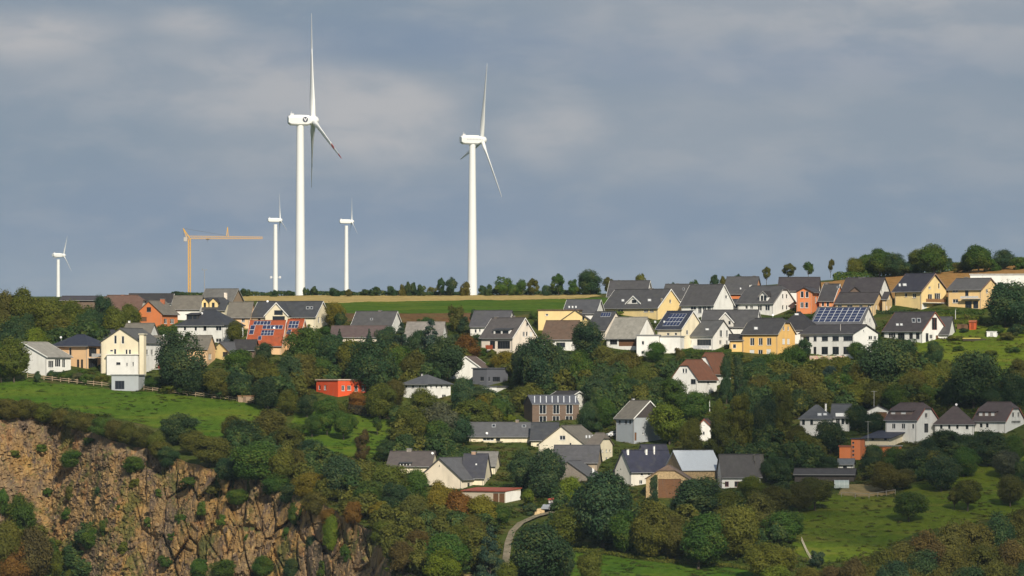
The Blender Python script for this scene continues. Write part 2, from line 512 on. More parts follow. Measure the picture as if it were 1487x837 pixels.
# ------------------------------------------------------------------ quarry face
def vor(p, k):
    d, pts = mnoise.voronoi(p)
    q = pts[0]
    return d, mnoise.cell(q * 7.13 + Vector((k, k, k)))
cu_ = np.arange(-70, 604, 1.5); cv_ = np.arange(0, 330, 1.5)
cvs, cfs = [], []
for t in cv_:
    for u in cu_:
        rim = float(np.interp(u, *RIM_T))
        rim += 5 * mnoise.noise(Vector((u * 0.05, 3.1, 0)))
        v = rim - 1.5 + t
        Y = Y_of(u, max(v, np.interp(u, *RIM_T) + 0.01) if t > 3 else np.interp(u, *RIM_T))
        p = P(u, v, Y)
        x, z = p.x, p.z
        scree = float(np.interp(u + 18 * mnoise.noise(Vector((z * 0.08, 9, 0))), [150, 260], [1, 0]))
        fade = min(1.0, t / 14.0)
        # buttresses and gullies
        d = 3.0 * mnoise.noise(Vector((x * 0.055, z * 0.012, 4.0))) + 2.0 * abs(mnoise.noise(Vector((x * 0.16, z * 0.03, 8.0))))
        # blocks split along upright joints on the right, broken scree on the left
        lean = x + z * 0.10 + 1.6 * mnoise.noise(Vector((x * .09, z * .09, 2)))
        d1, c1 = vor(Vector((lean * 0.24, z * 0.085, 0.5)), 1.0)
        d2, c2 = vor(Vector((lean * 0.62, z * 0.22, 2.5)), 2.0)
        d3, c3 = vor(Vector((x * 0.7, z * 0.75, 5.5)), 3.0)
        d4, c4 = vor(Vector((x * 1.7, z * 1.8, 7.5)), 4.0)
        cols = 2.4 * c1 + 0.9 * c2 - 0.9 * min(d1[1] - d1[0], 0.0)
        crack = -2.1 * max(0.0, 0.10 - (d1[1] - d1[0])) / 0.10 - 0.8 * max(0.0, 0.07 - (d2[1] - d2[0])) / 0.07
        rub = 0.42 * c3 + 0.42 * c4 + 1.0 * mnoise.noise(Vector((x * 0.2, z * 0.25, 3)))
        d += (1 - scree) * (cols + crack + 0.18 * c4) + scree * rub
        d *= fade
        y = Y - d
        cvs.append((x + 0.25 * (1 - scree) * (c2 - 0.5) * fade, y, z + 0.35 * (c2 - 0.5) * fade))
ncu = len(cu_)
for j in range(len(cv_) - 1):
    for i in range(ncu - 1):
        a = j * ncu + i
        cfs.append((a + ncu, a + ncu + 1, a + 1, a))
q = tag(link('quarry_cliff', mesh('quarry_cliff', cvs, cfs), 'quarry_rock'), 'tall broken ochre rock face of the old quarry', kind='structure')

# loose angular stones on the face and its ledges
rs = random.Random(4)
mb = MB()
for i in range(2600):
    u = rs.uniform(-60, 540)
    j = rs.randrange(6, len(cv_) - 2); ii = min(ncu - 1, int((u + 70) / 1.5))
    p = Vector(cvs[j * ncu + ii])
    if rs.random() > (0.9 if u < 190 else 0.28): continue
    r = rs.choice([0.18, 0.22, 0.3, 0.3, 0.45, 0.6])
    pts = []
    for sx, sy, sz in ((-1, -1, -1), (1, -1, -1), (1, 1, -1), (-1, 1, -1), (-1, -1, 1), (1, -1, 1), (1, 1, 1), (-1, 1, 1)):
        pts.append(Vector((sx * rs.uniform(.5, 1.1), sy * rs.uniform(.5, 1), sz * rs.uniform(.4, .9))) * r)
    R_ = Matrix.Rotation(rs.uniform(0, 6), 3, Vector((rs.random(), rs.random(), rs.random() + .1)).normalized())
    mb.hexa([p + Vector((0, -r * 0.35, 0.0)) + R_ @ q_ for q_ in pts])
tag(mb.build('loose_stones', 'quarry_rock'), 'loose broken stones lying on the quarry face', kind='stuff')
# ------------------------------------------------------------------ houses
K = 1231.0 / 250.0
ZO_ = {'ZA': (0, 400), 'ZB': (190, 400), 'ZC': (400, 400), 'ZD': (640, 400), 'ZE': (860, 380), 'ZF': (1060, 370), 'ZG': (1237, 350),
       'ZH': (440, 520), 'ZI': (640, 500), 'ZJ': (860, 500), 'ZK': (540, 600), 'ZL': (750, 600), 'ZM': (900, 600), 'ZN': (1100, 560), 'ZO': (1237, 520)}
CLEAR = []      # house outlines that random planting keeps free
REFS = []       # landmarks for describing trees

WHITE = (0.80, 0.79, 0.75); CREAM = (0.80, 0.71, 0.52); YEL = (0.78, 0.60, 0.29); PEACH = (0.76, 0.50, 0.28); ORANGE = (0.62, 0.20, 0.07)
OCHRE = (0.68, 0.50, 0.27); GREYW = (0.42, 0.44, 0.45); PINK = (0.80, 0.71, 0.60); BRWN = (0.17, 0.12, 0.09); STONE = (0.40, 0.29, 0.16)
SLATE_ = (0.052, 0.054, 0.060); NAVY = (0.030, 0.034, 0.052); GREY = (0.095, 0.093, 0.088); BROWN = (0.095, 0.068, 0.055); DARK = (0.040, 0.036, 0.036)
PALEG = (0.27, 0.255, 0.22); RED = (0.34, 0.10, 0.045); RUST = (0.15, 0.062, 0.032); GBR = (0.15, 0.135, 0.11)

def clip_convex(poly, outline):
    """clip poly by a convex counter-clockwise outline (2D)"""
    out = poly
    n = len(outline)
    for i in range(n):
        ax, ay = outline[i]; bx, by = outline[(i + 1) % n]
        inp, out = out, []
        for k in range(len(inp)):
            p, q = inp[k], inp[(k + 1) % len(inp)]
            sp = (bx - ax) * (p[1] - ay) - (by - ay) * (p[0] - ax)
            sq = (bx - ax) * (q[1] - ay) - (by - ay) * (q[0] - ax)
            if sp >= -1e-9: out.append(p)
            if (sp > 1e-9 and sq < -1e-9) or (sp < -1e-9 and sq > 1e-9):
                t = sp / (sp - sq)
                out.append((p[0] + (q[0] - p[0]) * t, p[1] + (q[1] - p[1]) * t))
        if len(out) < 3: return []
    return out

def wall_faces(mb, outline, holes, place, depth=0.16):
    """a wall with real window openings: outline and holes are 2D, place maps (x, z, inward depth) to 3D"""
    xs = sorted({p[0] for p in outline} | {h[0] for h in holes} | {h[2] for h in holes})
    zs = sorted({p[1] for p in outline} | {h[1] for h in holes} | {h[3] for h in holes})
    for i in range(len(xs) - 1):
        for j in range(len(zs) - 1):
            cx, cz = (xs[i] + xs[i + 1]) / 2, (zs[j] + zs[j + 1]) / 2
            if any(h[0] < cx < h[2] and h[1] < cz < h[3] for h in holes): continue
            pl = clip_convex([(xs[i], zs[j]), (xs[i + 1], zs[j]), (xs[i + 1], zs[j + 1]), (xs[i], zs[j + 1])], outline)
            if len(pl) >= 3:
                mb.add([place(x, z, 0) for x, z in pl], [tuple(range(len(pl)))])
    for (x0, z0, x1, z1) in holes:
        c = [(x0, z0), (x1, z0), (x1, z1), (x0, z1)]
        for k in range(4):
            p, q = c[k], c[(k + 1) % 4]
            mb.add([place(p[0], p[1], 0), place(q[0], q[1], 0), place(q[0], q[1], depth), place(p[0], p[1], depth)], [(3, 2, 1, 0)])

def slab(verts, polys, t):
    """solid sheet: polys over verts on top, the same t lower, closed round the rim"""
    n = len(verts)
    vs = [tuple(v) for v in verts] + [(v[0], v[1], v[2] - t) for v in verts]
    fs = list(polys) + [tuple(i + n for i in reversed(p)) for p in polys]
    ed = {}
    for p in polys:
        for i in range(len(p)):
            a, b2 = p[i], p[(i + 1) % len(p)]
            ed[(a, b2)] = ed.get((a, b2), 0) + 1
    for (a, b2) in list(ed):
        if (b2, a) not in ed:
            fs.append((b2, a, a + n, b2 + n))
    return vs, fs

def window_parts(parent, M, place, rect, flag, axis_out, px=None):
    """an opening's window: frame with a mullion, set back, pane behind it, sill in front"""
    x0, z0, x1, z1 = rect
    w, h = x1 - x0, z1 - z0
    fw = min(0.09, w * 0.14)
    fcol = {'d': (0.05, 0.05, 0.055), 'r': (0.22, 0.05, 0.035), 'D': (0.16, 0.08, 0.04)}.get(flag, (0.78, 0.78, 0.76))
    if flag == 'D':
        m2 = MB()
        m2.hexa([place(x0, z0, .12), place(x1, z0, .12), place(x1, z0, .17), place(x0, z0, .17), place(x0, z1, .12), place(x1, z1, .12), place(x1, z1, .17), place(x0, z1, .17)])
        m2.build('door', 'timber', parent, fcol, M)
        return
    m2 = MB()
    def bar(a0, b0, a1, b1, d0=.07, d1=.13):
        m2.hexa([place(a0, b0, d0), place(a1, b0, d0), place(a1, b0, d1), place(a0, b0, d1), place(a0, b1, d0), place(a1, b1, d0), place(a1, b1, d1), place(a0, b1, d1)])
    bar(x0, z0, x1, z0 + fw); bar(x0, z1 - fw, x1, z1)
    bar(x0, z0 + fw, x0 + fw, z1 - fw); bar(x1 - fw, z0 + fw, x1, z1 - fw)
    if w > 0.95:
        k = max(2, round(w / 0.9))
        for i in range(1, k):
            xm = x0 + w * i / k
            bar(xm - fw * .45, z0 + fw, xm + fw * .45, z1 - fw)
    fr = m2.build('window', 'paint', parent, fcol, M)
    m3 = MB().add([place(x0, z0, .115), place(x1, z0, .115), place(x1, z1, .115), place(x0, z1, .115)], [(0, 1, 2, 3)])
    if flag == 's':
        m3 = MB().add([place(x0, z0, .06), place(x1, z0, .06), place(x1, z1, .06), place(x0, z1, .06)], [(0, 1, 2, 3)])
        m3.build('shutter', 'roller_shutter', fr)
    else:
        m3.build('pane', 'glass', fr)
    if h < 2.0:
        m4 = MB()
        m4.hexa([place(x0 - .06, z0 - .06, -.09), place(x1 + .06, z0 - .06, -.09), place(x1 + .06, z0 - .06, .06), place(x0 - .06, z0 - .06, .06),
                 place(x0 - .06, z0 - .003, -.09), place(x1 + .06, z0 - .003, -.09), place(x1 + .06, z0 - .003, .06), place(x0 - .06, z0 - .003, .06)])
        m4.build('sill', 'paint', fr, (0.55, 0.55, 0.53))

def H(zone, name, label, A, v, g='B', wall=WHITE, roof=SLATE_, d=9.0, wa=(), wb=(), ref=None, hh=0.0, chim=(), sky_=(), solar=(), dorm=(), balc=(),
      vb=None, wallB=None, gable=None, parent=None, dy=0.0, wmat='plaster', cat='house', group=None, dish=(), over=(0.5, 0.35), clear=True, floorcol=None, rmat='roof_tile', strips=()):
    ox, oy = ZO_[zone]
    U = lambda u: ox + u / K
    V = lambda z: oy + z / K
    uL, uC, uR = (U(t) for t in A)
    vE, vRg, vB = (V(t) for t in v)
    Y = Y_of(uC, vB) + dy
    s = Y / F
    pA, pB = (uC - uL) * s, (uR - uC) * s
    th = math.asin(min(0.985, max(0.06, pB / d)))
    wA, wB = pA / math.cos(th), d
    if pB / d > 0.985: wB = pB / 0.985
    ct, st = math.cos(th), math.sin(th)
    h, rise = (vB - vE) * s, max(0.0, (vE - vRg) * s)
    corner = P(uC, vB, Y)
    R_ = Matrix.Rotation(-th, 4, 'Z')
    cen = corner + (R_ @ Vector((-wA / 2, wB / 2, 0)))
    frame = Matrix.Translation(cen) @ R_
    if parent is None:
        root = empty(name, cen, -th)
        tag(root, label, cat, group)
        M = None
        par = root
        pre = ''
    else:
        par = parent
        pw = Matrix.Translation(parent.location) @ Matrix.Rotation(parent.rotation_euler.z, 4, 'Z')
        M = pw.inverted() @ frame
        root = parent
        pre = name + '_'
    ax, ay = wA / 2, wB / 2
    if clear:
        CLEAR.append((uL - 1, vRg, uR + 1, vB))
        for lst in (wa, wb):
            pass
    if ref: REFS.append((ref, uL, vRg, uR, vB))
    # -- wall coordinates: A runs x = -ax..ax at y = -ay, B runs y = -ay..ay at x = ax
    def la(u): return -ax + (U(u) - uL) * s / ct
    def lb(u): return -ay + (U(u) - uC) * s / st
    def lz(z): return (vB - V(z)) * s
    def rects(lst, fx, lo, hi):
        out = []
        for w in lst:
            x0, x1 = sorted((fx(w[0]), fx(w[2]))); z1, z0 = lz(w[1]), lz(w[3])
            x0, x1 = max(x0, lo + .12), min(x1, hi - .12)
            if x1 - x0 > .2 and z1 - z0 > .2: out.append(((x0, max(z0, .02), x1, z1), w[4] if len(w) > 4 else ''))
        return out
    auto_b = not wb and parent is None and g in ('A', 'B', 'hip') and cat == 'house' and pB > 1.9 and h > 2.2
    ra, rb = rects(wa, la, -ax, ax), rects(wb, lb, -ay, ay)
    if auto_b:      # the usual pair of windows in an otherwise blank end wall
        for t in ((-.24, .24) if wB * st > 3.2 else (0.0,)):
            rb.append(((t * wB - .5, h - 1.75, t * wB + .5, h - .55), ''))
    fd = -3.5
    def outl(half, is_g):
        o = [(-half, fd), (half, fd), (half, h)]
        if is_g and rise > 0.05:
            if hh > 0.01 and hh < 0.99:
                o += [(half * hh, h + rise * (1 - hh)), (-half * hh, h + rise * (1 - hh))]
            elif hh <= 0.01:
                o += [(0, h + rise)]
        o += [(-half, h)]
        return o
    gA, gB = g == 'A', g == 'B'
    pa = lambda x, z, q: (x, -ay + q, z)
    pb = lambda y, z, q: (ax - q, y, z)
    mA = MB()
    wall_faces(mA, outl(ax, gA), [r for r, _ in ra], pa)
    wall_faces(mA, [( -x, z) for x, z in reversed(outl(ax, gA))], [], lambda x, z, q: (-x, ay, z))
    if wallB is None:
        wall_faces(mA, outl(ay, gB), [r for r, _ in rb], pb)
    wall_faces(mA, outl(ay, gB), [], lambda y, z, q: (-ax, -y, z))
    wo_ = mA.build(pre + 'wall', wmat, par, wall, M)
    if wallB is not None:
        mB_ = MB(); wall_faces(mB_, outl(ay, gB), [r for r, _ in rb], pb)
        mB_.build(pre + 'side_wall', wmat, par, wallB, M)
    for r, fl in ra: window_parts(par, M, pa, r, fl, 'A')
    for r, fl in rb: window_parts(par, M, pb, r, fl, 'B')
    if g in ('A', 'B', 'hip') and wmat == 'plaster':      # rainwater pipes at the visible corners
        for (px, py) in ((ax - .25, -ay - .07), (-ax + .25, -ay - .07)):
            MB().tube((px, py, -.5), (px, py, h - .25), .055, .055, 6).build(pre + 'downpipe', 'paint', par, (.28, .27, .26), M)
    # -- cladding of the gable triangle in another colour
    if gable is not None:
        pl, half = (pa, ax) if gA else (pb, ay)
        o = outl(half, True)[2:]
        m_ = MB(); n_ = len(o)
        m_.add([pl(x, z, -.04) for x, z in o] + [pl(x, z, -.002) for x, z in o], [tuple(range(n_))] + [(i, (i + 1) % n_, n_ + (i + 1) % n_, n_ + i) for i in range(n_)])
        m_.build(pre + 'gable_cladding', 'timber', par, gable, M)
    # -- roof
    tn = rise / (ay if gB else ax) if g in 'AB' else 0
    oe, ov = over
    if g == 'flat':
        m_ = MB().box(-ax - .25, -ay - .25, h + .003, ax + .25, ay + .25, h + .28)
        rf = m_.build(pre + 'roof', 'roof_tile', par, roof, M)
    elif g == 'mono':      # single slope rising away from A
        z0, z1 = h, h + rise
        vs, fs = slab([(-ax - ov, -ay - oe, z0 + .12), (ax + ov, -ay - oe, z0 + .12), (ax + ov, ay + oe, z1 + .2), (-ax - ov, ay + oe, z1 + .2)], [(0, 1, 2, 3)], .2)
        rf = link(pre + 'roof', mesh('roof', vs, fs), 'roof_tile', par, roof, M)
        m_ = MB().add([(-ax, -ay, h), (-ax, ay, h), (-ax, ay, z1), (ax, -ay, h), (ax, ay, h), (ax, ay, z1), ], [(0, 2, 1), (3, 4, 5), (1, 2, 5, 4)])
        m_.build(pre + 'side_wall', wmat, par, wall, M)
    else:
        lx, ly = (ax, ay) if g != 'A' else (ay, ax)
        turn = (lambda p: p) if g != 'A' else (lambda p: (-p[1], p[0], p[2]))
        tn = rise / ly
        f_ = 1.0 if g == 'hip' else hh
        if g == 'hip':
            ovx = oe; f_ = 1.0
        else:
            ovx = ov
        zc = h + rise * (1 - f_)                      # height at which the end turns into a hip
        yc = ly * f_                                  # half width of the roof at that height
        ze = h - oe * tn
        ins = f_ * min(ly, lx * 0.92) if f_ > 0.01 else 0
        T = .16 + .05
        X = lx + ovx
        if g == 'hip':
            zc, yc = ze, ly + oe
            ins = min(ly, lx * 0.9) + oe
        pts = [(-X, -ly - oe, ze + T), (X, -ly - oe, ze + T), (X, ly + oe, ze + T), (-X, ly + oe, ze + T)]
        pr = [(-X + ins, 0, h + rise + T), (X - ins, 0, h + rise + T)]
        if f_ <= 0.01:
            vs_ = pts + pr
            po = [(0, 1, 5, 4), (2, 3, 4, 5)]
        elif g == 'hip':
            vs_ = pts + pr
            po = [(0, 1, 5, 4), (2, 3, 4, 5), (1, 2, 5), (3, 0, 4)]
        else:
            e4 = [(-X, -yc, zc + T), (X, -yc, zc + T), (X, yc, zc + T), (-X, yc, zc + T)]
            vs_ = pts + pr + e4
            po = [(0, 1, 7, 5, 4, 6), (2, 3, 9, 4, 5, 8), (7, 8, 5), (9, 6, 4)]
        vs, fs = slab([turn(p) for p in vs_], po, .19)
        rf = link(pre + 'roof', mesh('roof', vs, fs), rmat, par, roof, M)
        # gutter under the visible eave and ridge cap
        m_ = MB()
        a_, b_ = turn((-X, -ly - oe - .05, ze + .06)), turn((X, -ly - oe - .05, ze + .06))
        if g == 'A': a_, b_ = turn((-X, -ly - oe - .05, ze + .06)), turn((X, -ly - oe - .05, ze + .06))
        m_.tube(a_, b_, .07, .07, 6)
        m_.build('gutter', 'paint', rf, (0.30, 0.30, 0.30))
        if len(pr) and pr[1][0] - pr[0][0] > 1:
            m_ = MB(); m_.tube(turn((pr[0][0], 0, pr[0][2] + .02)), turn((pr[1][0], 0, pr[1][2] + .02)), .13, .13, 6)
            m_.build('ridge_cap', 'roof_tile', rf, tuple(c * .85 for c in roof))
        if vb is not None and f_ < 0.99:
            for sx in (1, -1):
                m_ = MB()
                xe = sx * (X + .025)
                for sy in (1, -1):
                    p0 = (xe, sy * (ly + oe), ze + .10); p1 = (xe, sy * yc, zc + .10 + (0 if f_ > .01 else 0))
                    q = []
                    for p in (p0, p1):
                        q += [(p[0] - .025, p[1], p[2] - .16), (p[0] + .025, p[1], p[2] - .16), (p[0] + .025, p[1], p[2] + .14), (p[0] - .025, p[1], p[2] + .14)]
                    m_.hexa([turn(t) for t in q])
                    if f_ > .01:
                        m_.build('verge_board', 'paint', rf, vb); m_ = MB()
                if m_.v: m_.build('verge_board', 'paint', rf, vb)
    # -- points on the visible roof slope
    def roof_pt(u, z, lift=0.0):
        u, zz = U(u), lz(z)
        if g == 'flat':
            return Vector((la_(u), 0, h + .3))
        if g == 'A':
            x = ax - (zz - h) / max(tn, .05)
            y = -ay + ((u - uC) * s - (x - ax) * ct) / st
            n = Vector((tn, 0, 1)).normalized()
        else:
            run = ay if g != 'mono' else 2 * ay
            y = -ay + (zz - h) / max(rise / run, .05)
            x = ax + ((u - uC) * s - (y + ay) * st) / ct
            n = Vector((0, -rise / run, 1)).normalized()
        return Vector((x, y, zz + .21)) + n * lift
    def la_(u): return -ax + (u - uL) * s / ct
    def plate(q, lift0, lift1, mat, nm, parent_, colr=None):
        c = [(q[0], q[3]), (q[2], q[3]), (q[2], q[1]), (q[0], q[1])]
        m_ = MB().hexa([roof_pt(*t, lift=lift0) for t in c] + [roof_pt(*t, lift=lift1) for t in c])
        return m_.build(nm, mat, parent_, colr)
    for q in sky_:
        o = plate(q, -.05, .07, 'paint', 'skylight', rf, (0.35, 0.36, 0.37))
        du, dz = (q[2] - q[0]) * .16, (q[3] - q[1]) * .16
        light = len(q) > 4
        plate((q[0] + du, q[1] + dz, q[2] - du, q[3] - dz), .05, .085, 'roller_shutter' if light else 'glass', 'skylight_pane', rf)
    for (x0, y0, x1, y1, nx, ny, *sk) in solar:
        skew = sk[0] if sk else 0.0      # shift of the top edge
        for i in range(nx):
            for j in range(ny):
                a0, a1 = x0 + (x1 - x0) * (i + .06) / nx, x0 + (x1 - x0) * (i + .94) / nx
                b0, b1 = y0 + (y1 - y0) * (j + .06) / ny, y0 + (y1 - y0) * (j + .94) / ny
                k0, k1 = skew * (y1 - b0) / (y1 - y0), skew * (y1 - b1) / (y1 - y0)
                c = [(a0 + k1, b1), (a1 + k1, b1), (a1 + k0, b0), (a0 + k0, b0)]
                pm = MB().hexa([roof_pt(*t, lift=.03) for t in c] + [roof_pt(*t, lift=.10) for t in c])
                pm.build('solar_panel', 'solar_glass', rf)
        c = [(x0, y1), (x1, y1), (x1 + skew, y0), (x0 + skew, y0)]
        MB().hexa([roof_pt(*t, lift=.0) for t in c] + [roof_pt(*t, lift=.05) for t in c]).build('panel_frame', 'paint', rf, (0.5, 0.52, 0.55))
    for (u0, z0, u1, z1, cl) in strips:
        plate((u0, z0, u1, z1), .0, .06, 'paint', 'roof_strip', rf, cl)
    for ch in chim:
        u, ztop, w = ch[0], ch[1], ch[2] / K * s
        cl = ch[3] if len(ch) > 3 else (0.20, 0.17, 0.15)
        zt = lz(ztop)
        if g == 'A': x, y = 0.6, -ay + ((U(u) - uC) * s + (ax - .6) * ct) / st
        else:
            y = 0.3 if g != 'flat' else 0
            x = ax + ((U(u) - uC) * s - (y + ay) * st) / ct
        x = max(-ax + .5, min(ax - .5, x)); y = max(-ay + .5, min(ay - .5, y))
        c_ = MB().box(x - w / 2, y - w / 2, h, x + w / 2, y + w / 2, zt).build('chimney', 'masonry', rf, cl)
        MB().box(x - w / 2 - .07, y - w / 2 - .07, zt + .003, x + w / 2 + .07, y + w / 2 + .07, zt + .12).build('chimney_cap', 'paint', rf, (0.22, 0.22, 0.22))
    for (u, z) in dish:
        p = roof_pt(u, z) if g != 'flat' else Vector((la_(U(u)), -ay + 1, h + .3))
        m_ = MB(); m_.tube(p + Vector((0, 0, -.8)), p + Vector((0, -.05, .1)), .03, .03, 6)
        c0 = p + Vector((0, -.12, .15)); nd = Vector((.3, -.9, .35)).normalized()
        m_.tube(c0, c0 + nd * .06, .18, .31, 12); m_.tube(c0 + nd * .06, c0 + nd * .28, .02, .02, 4)
        m_.build('satellite_dish', 'paint', rf, (0.75, 0.75, 0.75))
    # -- dormers on the visible slope: (u0, u1, v_apex, v_eave, v_foot, kind, wall, roofcolour, windows)
    for (u0, u1, vt, ve, vf, kind, dw, dr, dwin) in dorm:
        pf = roof_pt((u0 + u1) / 2, vf)
        yf = pf.y - .05
        cx = lambda u: ax + ((U(u) - uC) * s - (yf + ay) * st) / ct
        xa, xb = cx(u0), cx(u1)
        zf, ze_, zt = lz(vf) - .15, lz(ve), lz(vt)
        yb = min(ay * .2, -ay + (zt - h) / max(tn if tn else rise / ay, .1) + .4)
        if yb <= yf + .6: yb = yf + .6
        m_ = MB()
        xm = (xa + xb) / 2
        holes = []
        for w in dwin:
            x0_, x1_ = cx(w[0]), cx(w[2]); holes.append(((max(x0_, xa + .08), max(lz(w[3]), zf + .05), min(x1_, xb - .08), lz(w[1])), w[4] if len(w) > 4 else ''))
        ol = [(xa, zf), (xb, zf), (xb, ze_)] + ([(xm, zt)] if kind == 'gable' else []) + [(xa, ze_)]
        pd = lambda x, z, q_: (x, yf + q_, z)
        wall_faces(m_, ol, [hh_ for hh_, _ in holes], pd)
        m_.add([(xa, yf, zf), (xa, yf, ze_), (xa, yb, ze_), (xa, yb, zf)], [(0, 1, 2, 3)])
        m_.add([(xb, yf, zf), (xb, yf, ze_), (xb, yb, ze_), (xb, yb, zf)], [(3, 2, 1, 0)])
        do = m_.build('dormer', wmat, par, dw, M)
        for r, fl in holes:
            x0_, z0_, x1_, z1_ = r
            MB().add([pd(x0_, z0_, .1), pd(x1_, z0_, .1), pd(x1_, z1_, .1), pd(x0_, z1_, .1)], [(0, 1, 2, 3)]).build('pane', 'glass' if fl != 's' else 'roller_shutter', do)
        e = .3
        if kind == 'gable':
            sl_ = (zt - ze_) / max(.1, (xb - xa) / 2)
            vs, fs = slab([(xa - e, yf - e, ze_ - e * sl_ + .14), (xm, yf - e, zt + .14), (xm, yb + .5, zt + .14), (xa - e, yb, ze_ - e * sl_ + .14), (xb + e, yf - e, ze_ - e * sl_ + .14), (xb + e, yb, ze_ - e * sl_ + .14)],
                          [(0, 1, 2, 3), (1, 4, 5, 2)], .14)
            vs2 = None
        else:
            vs, fs = slab([(xa - e, yf - e, ze_ + .12), (xb + e, yf - e, ze_ + .12), (xb + e, yb, zt + .16), (xa - e, yb, zt + .16)], [(0, 1, 2, 3)], .14)
        link('dormer_roof', mesh('dormer_roof', vs, fs), 'roof_tile', do, dr)
        if vb is not None and kind == 'gable':
            m_ = MB()
            for (p0, p1) in (((xa - e, ze_ - e * sl_), (xm, zt)), ((xb + e, ze_ - e * sl_), (xm, zt))):
                q = []
                for p in (p0, p1):
                    q += [(p[0], yf - e - .06, p[1] - .14), (p[0], yf - e - .005, p[1] - .14), (p[0], yf - e - .005, p[1] + .17), (p[0], yf - e - .06, p[1] + .17)]
                m_.hexa(q)
            m_.build('dormer_verge', 'paint', do, vb)
    # -- balconies: (face, u0, v_rail, u1, v_floor, colour)
    for (fc, u0, z0, u1, z1, cl) in balc:
        fx = la if fc == 'A' else lb
        x0, x1 = sorted((fx(u0), fx(u1))); zr, zf = lz(z0), lz(z1)
        pl = pa if fc == 'A' else pb
        def bx(a0, a1, d0, d1, b0, b1, m_):
            m_.hexa([pl(a0, b0, d0), pl(a1, b0, d0), pl(a1, b0, d1), pl(a0, b0, d1), pl(a0, b1, d0), pl(a1, b1, d0), pl(a1, b1, d1), pl(a0, b1, d1)])
        m_ = MB(); bx(x0, x1, -1.35, -.003, zf - .18, zf, m_)
        bo = m_.build('balcony', 'plaster', par, (0.55, 0.53, 0.5), M)
        m_ = MB()
        bx(x0, x1, -1.33, -1.28, zr - .06, zr + .02, m_)
        bx(x0, x1, -1.32, -1.29, zf + .12, zr - .10, m_)
        for i in range(5):
            t = x0 + (x1 - x0 - .06) * i / 4
            bx(t, t + .06, -1.34, -1.27, zf, zr - .07, m_)
        m_.build('railing', 'timber', bo, cl)
    return root
LG = (0.85, 0.84, 0.80)
# ---- left edge
H('ZA', 'bungalow', 'low white house with pale shallow roof behind the leftmost round tree', (-25, 335, 490), (582, 482, 722), 'A', WHITE, PALEG, 10,
  wb=[(345, 610, 380, 660), (388, 600, 425, 655), (435, 600, 455, 660)], ref='the pale-roofed bungalow', hh=0, vb=LG)
H('ZA', 'villa', 'peach square villa with black hipped roof at the left edge', (365, 625, 762), (497, 428, 668), 'hip', PEACH, NAVY, 9,
  wa=[(485, 515, 505, 585), (545, 602, 563, 664, 'd'), (575, 602, 592, 664, 'd')], wb=[(635, 515, 685, 582, 'd'), (632, 597, 690, 664, 'd'), (705, 520, 740, 570)],
  balc=[('B', 628, 560, 700, 590, (0.4, 0.4, 0.4))], ref='the peach villa', over=(.8, .8), dish=((420, 452),))
b_ = H('ZA', 'gabled_house', 'tall cream house with wide front gable above the white garage', (715, 1003, 1135), (478, 383, 722), 'A', CREAM, GREY, 14,
  wa=[(810, 430, 830, 490), (865, 435, 885, 490), (780, 532, 803, 546), (808, 526, 827, 568), (893, 530, 910, 568), (917, 530, 935, 568)],
  wb=[(1040, 530, 1052, 570), (1068, 530, 1082, 570), (1100, 585, 1120, 625)], balc=[('B', 1085, 636, 1132, 668, (0.30, 0.07, 0.05))], ref='the tall cream house', wallB=WHITE)
H('ZA', 'terrace', None, (758, 985, 1030), (570, 570, 722), 'flat', WHITE, (0.72, 0.69, 0.62), 5, wa=[(827, 622, 858, 640, 'd'), (945, 620, 955, 650), (900, 625, 910, 650)], parent=b_, dy=-0.9, clear=False)
H('ZA', 'stair_tower', None, (996, 1028, 1042), (424, 424, 722), 'flat', CREAM, (0.6, 0.55, 0.42), 2.2, parent=b_, dy=-1.4, clear=False)
H('ZA', 'house', 'dark-roofed low wing between the peach villa and the tall cream house', (655, 800, 812), (447, 396, 560), 'B', WHITE, SLATE_, 8, clear=False)
H('ZA', 'house', 'grey-brown roofed house just behind the tall cream house', (868, 1060, 1120), (445, 347, 570), 'B', WHITE, GBR, 11, clear=False, chim=((912, 325, 14, LG),))
H('ZB', 'outbuilding', 'low brown-grey roofed building left of the big dark tree', (150, 250, 275), (512, 437, 570), 'B', PINK, GBR, 8, dish=((232, 440),), clear=False)
H('ZA', 'garage', 'small flat-roofed pale grey garage at the pasture fence', (795, 990, 1025), (716, 716, 828), 'flat', (0.40, 0.43, 0.45), (0.30, 0.31, 0.31), 6.5, wa=[(820, 755, 888, 815, 'd')], cat='garage', ref='the flat-roofed garage')
H('ZA', 'barn', 'long dark barn roof low on the horizon at far left', (430, 680, 700), (180, 152, 240), 'B', BRWN, (0.06, 0.05, 0.055), 12, clear=False, wmat='timber', cat='barn')
H('ZA', 'house', 'brown-tiled roof behind the terracotta house', (700, 1000, 1035), (248, 146, 330), 'B', PINK, (0.13, 0.075, 0.055), 11, hh=.35, chim=((868, 138, 22, (0.3, 0.12, 0.07)),), ref='the brown tiled roof')
H('ZB', 'barn', 'long black roof on the horizon behind the terracotta house', (-25, 285, 300), (197, 135, 262), 'B', WHITE, DARK, 11, vb=LG, cat='barn')
H('ZB', 'terracotta_house', 'terracotta red gabled house with round attic window', (35, 222, 322), (272, 186, 388), 'A', ORANGE, GBR, 10,
  wa=[(110, 228, 142, 262, 'd'), (70, 298, 110, 330, 'D')], wb=[(235, 310, 255, 345), (275, 310, 300, 345)], chim=((215, 168, 26, (0.42, 0.14, 0.07)),), ref='the terracotta house', wmat='plaster')
H('ZB', 'house', 'brownish grey roof left of the twin yellow dormers', (292, 488, 515), (240, 150, 322), 'B', WHITE, GBR, 11, clear=False)
